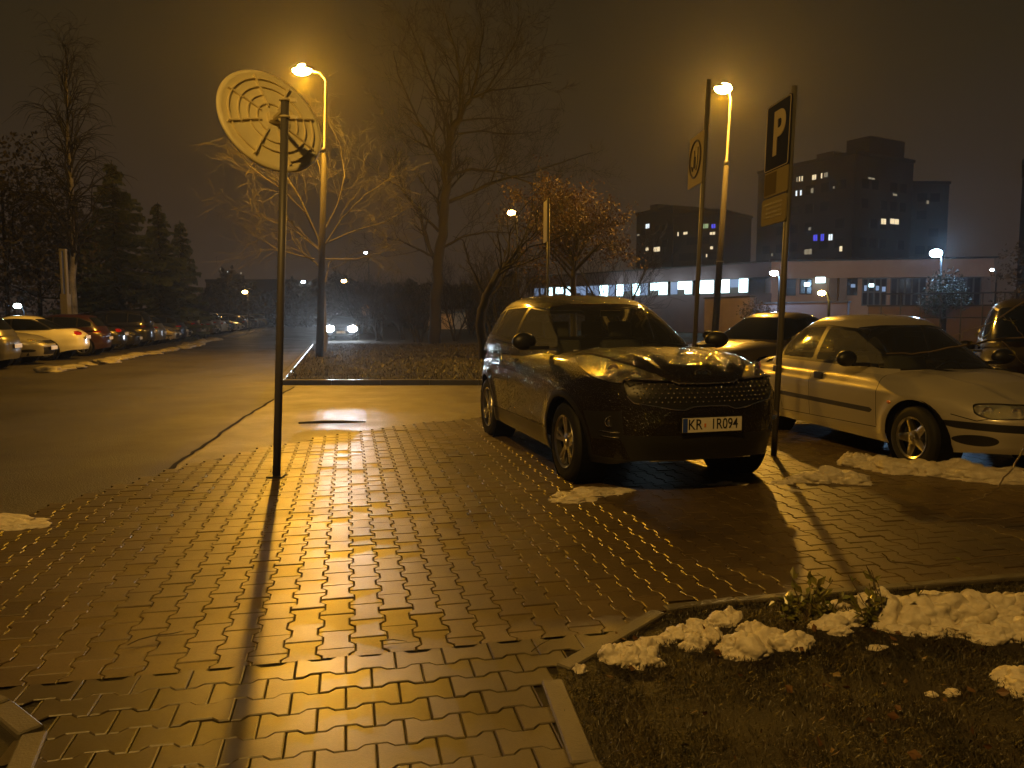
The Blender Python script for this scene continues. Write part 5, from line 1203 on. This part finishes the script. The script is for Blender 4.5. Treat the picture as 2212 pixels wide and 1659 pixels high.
def snow(name, lumps, label, m='snow', cat='snow', group=None, sub=5, amp=.42):
    bm = B()
    for i, (px, py, rx, ry, rz) in enumerate(lumps):
        p = G(px, py); lump(bm, (p.x, p.y, .0), (rx, ry, rz*.8), px*.13+py*.07, sub, amp)
    return tag(obj(name, bm, M[m], smooth=True), label, cat, group)
snow('snow_heap', [(1240, 1082, .16, .10, .045), (1270, 1070, .17, .12, .07), (1310, 1065, .16, .10, .05), (1345, 1062, .13, .06, .03), (1225, 1072, .10, .09, .04), (1215, 1085, .08, .05, .03)], 'melting heap of snow on the paving at the SUV front wheel')
snow('snow_patch', [(1545, 1049, .10, .03, .02), (1568, 1047, .07, .04, .035), (1592, 1048, .09, .035, .025)], 'thin sliver of snow below the SUV licence plate')
snow('snow_bank', [(1760, 1040, .16, .12, .10), (1800, 1038, .18, .13, .14), (1835, 1042, .16, .11, .11), (1720, 1040, .12, .08, .05), (1862, 1048, .10, .06, .04)], 'rounded end of the snow bank between the SUV and the silver saloon')
snow('snow_bank', [(1858, 1006, .18, .10, .14), (1900, 1012, .22, .13, .13), (1950, 1020, .26, .16, .13), (2010, 1024, .28, .18, .15), (2070, 1028, .30, .18, .15), (2130, 1036, .30, .16, .14), (2190, 1040, .3, .16, .13), (2260, 1044, .3, .18, .12), (1835, 1000, .08, .06, .12)], 'long snow bank lying against the front wheel and bumper of the silver saloon')
snow('snow_patch', [(1690, 1045, .10, .05, .03), (1712, 1062, .09, .03, .02)], 'small thin scraps of snow beside the SUV front wheel nearest the post')
snow('snow_patch', [(10, 1132, .24, .14, .06), (45, 1138, .16, .09, .045), (-30, 1128, .2, .12, .06)], 'patch of snow on the paving at the left picture edge')
# planter clumps
snow('snow_clump', [(1253, 1455, .030, .028, .045)], 'tiny round ball of snow on the corner of the planter kerb')
snow('snow_clump', [(1325, 1428, .075, .05, .085), (1362, 1432, .075, .055, .08), (1402, 1430, .06, .045, .075), (1395, 1412, .05, .04, .07)], 'leftmost jagged snow clump in the planter behind the small ball')
snow('snow_clump', [(1375, 1398, .06, .025, .03), (1410, 1390, .07, .03, .035), (1442, 1384, .04, .03, .04)], 'low narrow strip of snow along the slanting planter kerb')
snow('snow_clump', [(1470, 1375, .055, .05, .06), (1510, 1362, .07, .05, .06), (1550, 1350, .06, .05, .065), (1580, 1345, .05, .05, .085)], 'long upper snow clump pointing to the corner of the planter kerb')
snow('snow_clump', [(1497, 1398, .055, .04, .07)], 'small snow clump between the long upper one and the kerb strip')
snow('snow_clump', [(1540, 1384, .045, .035, .065)], 'smallest peaked snow clump left of the big dome')
snow('snow_clump', [(1605, 1412, .10, .07, .10), (1580, 1412, .06, .05, .08), (1635, 1414, .06, .05, .06)], 'big dome shaped snow clump in the middle of the planter')
snow('snow_clump', [(1660, 1388, .08, .06, .08), (1690, 1398, .08, .06, .08), (1728, 1392, .06, .04, .06), (1625, 1372, .06, .05, .08)], 'pinkish snow clump with a blunt right end beside the dome')
snow('snow_clump', [(1795, 1360, .09, .06, .07), (1830, 1350, .09, .06, .07), (1865, 1345, .09, .06, .08), (1815, 1372, .06, .05, .05)], 'snow clump under the leafy shoots of the planter')
snow('snow_bank', [(x, 1348-(x-1850)*.035+((x*7) % 13)-4, .11+((x*3) % 5)*.012, .09, .11+((x*11) % 7)*.009) for x in range(1900, 2330, 32)] + [(1945, 1368, .07, .05, .05), (2010, 1370, .06, .05, .05), (2090, 1368, .10, .06, .06), (2140, 1378, .10, .06, .07), (2190, 1372, .12, .08, .09)], 'large wavy snow bank crossing the planter to the right edge')
snow('snow_clump', [(1880, 1300, .09, .05, .05), (1920, 1310, .09, .06, .07), (1800, 1312, .07, .04, .04)], 'snow clump behind the leafy shoots on the planter kerb')
snow('snow_clump', [(2195, 1470, .07, .06, .06), (2215, 1490, .08, .07, .05)], 'yellowish snow lump at the right edge below the bank')
snow('snow_clump', [(2057, 1499, .03, .02, .022)], 'small lone snow crumb low in the dark planter soil'); snow('snow_clump', [(2012, 1500, .022, .015, .012)], 'flat scrap of snow left of the lone crumb')
snow('snow_clump', [(1895, 1400, .05, .02, .015), (1935, 1396, .03, .02, .015)], 'thin remains of snow below the middle of the bank')
# snow ridge along the left row
for i in range(14):
    t = i*3.6-1.5 if i < 8 else 24+(i-7)*9; p = line0+UY*t+UX*rs.uniform(.9, 1.5); bm = B()
    for k in range(5 if i < 8 else 9):
        q = p+UY*(k*(.62 if i < 8 else .9)+rs.uniform(-.2, .2))+UX*rs.uniform(-.25, .25); lump(bm, (q.x, q.y, .0), (rs.uniform(.2, .38), rs.uniform(.35, .6), rs.uniform(.05, .15)), i*7+k, 3)
    labs = ['nearest', 'second', 'third', 'fourth', 'fifth', 'sixth', 'seventh', 'eighth', 'ninth', 'tenth', 'eleventh', 'twelfth', 'thirteenth', 'farthest']
    tag(obj('snow_ridge', bm, M['snowdirty'], smooth=True), labs[i]+' dirty snow ridge from the left edge along the row of parked cars', 'snow', 'snow ridges along the left row of cars')
# ================================================================ foreground shrub
rs = random.Random(31)
def sprig(name, base, stems, label, ls=.045, nl=10, m='greenleaf', r=.003, tw=True):
    o = empty(name, base, 0, label, 'shrub'); tm = TM(); V, F = [], []
    for pts, r0, lv in stems:
        P_ = [Vector(p) for p in pts]; Q_ = []
        for i in range(len(P_)-1):
            for k in range(4): Q_.append(P_[i].lerp(P_[i+1], k/4)+wob(rs, .003))
        Q_.append(P_[-1]); tm.tube(Q_, r0, r0*.5, 5)
        for k in range(lv):
            p = Q_[int(len(Q_)*(.35+.65*rs.random()))-1]; leaf(V, F, p, wob(rs, 1)+Vector((0, 0, .5)), ls*rs.uniform(.6, 1.3), rs, .5)
    for pt in (tm,): pt.V = [v-base for v in pt.V]
    tm.build('stem', M['twig'], o)
    if V: raw('foliage', [v-base for v in V], F, M[m], o)
    return o
M['twig'] = mat('twig', (.10, .075, .045), .3, spec=.7, coat=.6); M['greenleaf'] = mat('green_leaf', (.10, .13, .025), .32, spec=.6, var=(14, (.16, .13, .03)))
bs = Vector((3.4, 3.9, 0)); T_ = lambda *a: [Q(x, y, d) for x, y, d in a]
root = Vector((3.55, 3.75, .0))
sprig('bare_bush', root, [([root, Vector((3.3, 3.8, .9))]+T_((2212, 728, 4.1), (2129, 737, 4.0), (2049, 754, 3.95), (1969, 764, 3.9), (1914, 764, 3.85)), .007, 2),
    ([Vector((3.3, 3.8, .9))]+T_((2230, 640, 4.0), (2154, 690, 3.95), (2081, 718, 3.9), (2060, 726, 3.9)), .005, 3),
    (T_((2212, 728, 4.1), (2190, 700, 4.1), (2165, 680, 4.1)), .003, 4), (T_((2160, 733, 4.05), (2195, 770, 4.05), (2225, 800, 4.1)), .003, 2), (T_((2129, 737, 4.0), (2095, 700, 4.0)), .002, 3),
    ([root]+T_((2235, 930, 3.7), (2212, 967, 3.7), (2186, 1010, 3.7), (2154, 1052, 3.65), (2122, 1076, 3.6), (2069, 1091, 3.6), (2000, 1089, 3.6)), .0055, 0),
    ([root+Vector((0, -.1, 0))]+T_((2240, 1112, 3.5), (2212, 1117, 3.5), (2100, 1122, 3.5), (1978, 1130, 3.5), (1985, 1185, 3.45)), .004, 0),
    ([root+Vector((0, -.2, 0))]+T_((2230, 1192, 3.4), (2100, 1208, 3.4), (2010, 1222, 3.38), (1930, 1215, 3.35), (1905, 1195, 3.33)), .0055, 2)], 'bare wet twigs arching in from the right edge before the silver saloon', .03)
def shoots(px, py, D, n, hgt, lab, lv=9, ls=.05):
    b = GX(px, D); st = []
    for k in range(n):
        a = rs.uniform(-1, 1); t = b+Vector((a*hgt*.7, rs.uniform(-.3, .3)*hgt, hgt*rs.uniform(.6, 1.1))); st.append(([b+wob(rs, .01)*Vector((1, 1, 0)), b.lerp(t, .5)+wob(rs, .01), t], .0035, lv))
    sprig('leafy_shoots', b, st, lab, ls)
shoots(1742, 1330, 3.5, 5, .24, 'tallest leafy shoots left in the planter, leaves pointing up', 9, .05)
shoots(1705, 1330, 3.48, 6, .12, 'low leafy plant at the left end of the snowy kerb', 12, .045)
shoots(1790, 1335, 3.48, 6, .13, 'low leafy plant in the middle of the snow clumps', 12, .045)
shoots(1915, 1335, 3.45, 6, .30, 'leafy shoots with bright tips just before the large snow bank', 10, .05)
shoots(1870, 1335, 3.42, 5, .16, 'short leafy plant leaning over the snow before the bank', 10, .05)
# fallen leaves
V, F = [], []; k = 0
while k < 150:
    x, y = rs.uniform(.3, 3.2), rs.uniform(1.9, 3.4)
    if in_poly(x, y, planter_xy): leaf(V, F, Vector((x, y, .02)), Vector((rs.uniform(-1, 1), rs.uniform(-1, 1), .15)), rs.uniform(.02, .05), rs, .7); k += 1
tag(raw('leaf_litter', V, F, M['brownleaf']), 'wet fallen leaves scattered on the planter soil', 'leaves', kind='stuff')
# haze
if HAZE > 0:
    bm = B(); box(bm, (0, 70, 14.5), (340, 210, 31.5)) 
    m = bpy.data.materials.new('haze'); m.use_nodes = True; nt = m.node_tree; nt.nodes.clear(); o_ = nt.nodes.new('ShaderNodeOutputMaterial'); v_ = nt.nodes.new('ShaderNodeVolumePrincipled')
    v_.inputs['Color'].default_value = (.8, .8, .8, 1); v_.inputs['Density'].default_value = HAZE; v_.inputs['Anisotropy'].default_value = .8; nt.links.new(v_.outputs[0], o_.inputs['Volume'])
    tag(obj('haze', bm, m), 'thin damp night haze over the whole car park', 'haze', kind='stuff')
# ================================================================ light, world, render settings
def point(name, loc, col, w, r=.12, spot=None, aim=None, blend=.6):
    d = bpy.data.lights.new(name, 'SPOT' if spot else 'POINT'); d.energy = w; d.color = col; d.shadow_soft_size = r
    o = bpy.data.objects.new(name, d); COL.objects.link(o); o.location = loc
    if spot:
        d.spot_size = spot; d.spot_blend = blend
        o.rotation_euler = (Vector(aim)-Vector(loc)).to_track_quat('-Z', 'Y').to_euler()
    return o
SOD = (1.0, .435, .006)
for loc, w, s in LAMPS:
    point('lamp_light', loc, SOD, w, .16)
for loc, col, w in SMALL: point('lamp_light', loc, col, w, .1)
for s_ in (-1, 1):
    hm = oc.matrix_world if False else (Matrix.Translation(oc.location) @ oc.rotation_euler.to_matrix().to_4x4())
    p_ = hm @ Vector((2.36, s_*.66, .68)); q_ = Vector((-3.3, 0, .9))
    point('headlight_beam', p_, (.72, .85, 1.), 4500, .09, R(15), q_, 1.0)
w = bpy.data.worlds.new('World'); SC.world = w; w.use_nodes = True; nt = w.node_tree; nt.nodes.clear(); L = nt.links.new
o = nt.nodes.new('ShaderNodeOutputWorld'); bg = nt.nodes.new('ShaderNodeBackground'); L(bg.outputs[0], o.inputs[0])
tc = nt.nodes.new('ShaderNodeTexCoord'); sp = nt.nodes.new('ShaderNodeSeparateXYZ'); L(tc.outputs['Generated'], sp.inputs[0])
cr_ = nt.nodes.new('ShaderNodeValToRGB'); e = cr_.color_ramp.elements
e[0].position = 0; e[0].color = (.072, .045, .030, 1); e[1].position = .55; e[1].color = (.026, .021, .011, 1)
k = e.new(.12); k.color = (.064, .041, .025, 1); k = e.new(.3); k.color = (.048, .033, .015, 1)
n = nt.nodes.new('ShaderNodeTexNoise'); n.inputs['Scale'].default_value = 1.6; n.inputs['Detail'].default_value = 3; L(tc.outputs['Generated'], n.inputs['Vector'])
ma = nt.nodes.new('ShaderNodeMath'); ma.operation = 'MULTIPLY_ADD'; L(n.outputs['Fac'], ma.inputs[0]); ma.inputs[1].default_value = .3
mb = nt.nodes.new('ShaderNodeMath'); mb.operation = 'SUBTRACT'; L(sp.outputs['Z'], mb.inputs[0]); mb.inputs[1].default_value = .15; L(mb.outputs[0], ma.inputs[2])
L(ma.outputs[0], cr_.inputs['Fac']); L(cr_.outputs[0], bg.inputs['Color']); bg.inputs['Strength'].default_value = SKY
vs = SC.view_settings; vs.view_transform = 'Standard'; vs.look = 'None'; vs.exposure = EXPO; vs.gamma = 1
SC.cycles.use_denoising = True; SC.cycles.max_bounces = 8; SC.cycles.glossy_bounces = 4; SC.cycles.diffuse_bounces = 3; SC.cycles.transparent_max_bounces = 16
SC.cycles.sample_clamp_indirect = 6; SC.cycles.caustics_reflective = False; SC.cycles.caustics_refractive = False
SC.cycles.volume_bounces = 0; SC.cycles.volume_max_steps = 32
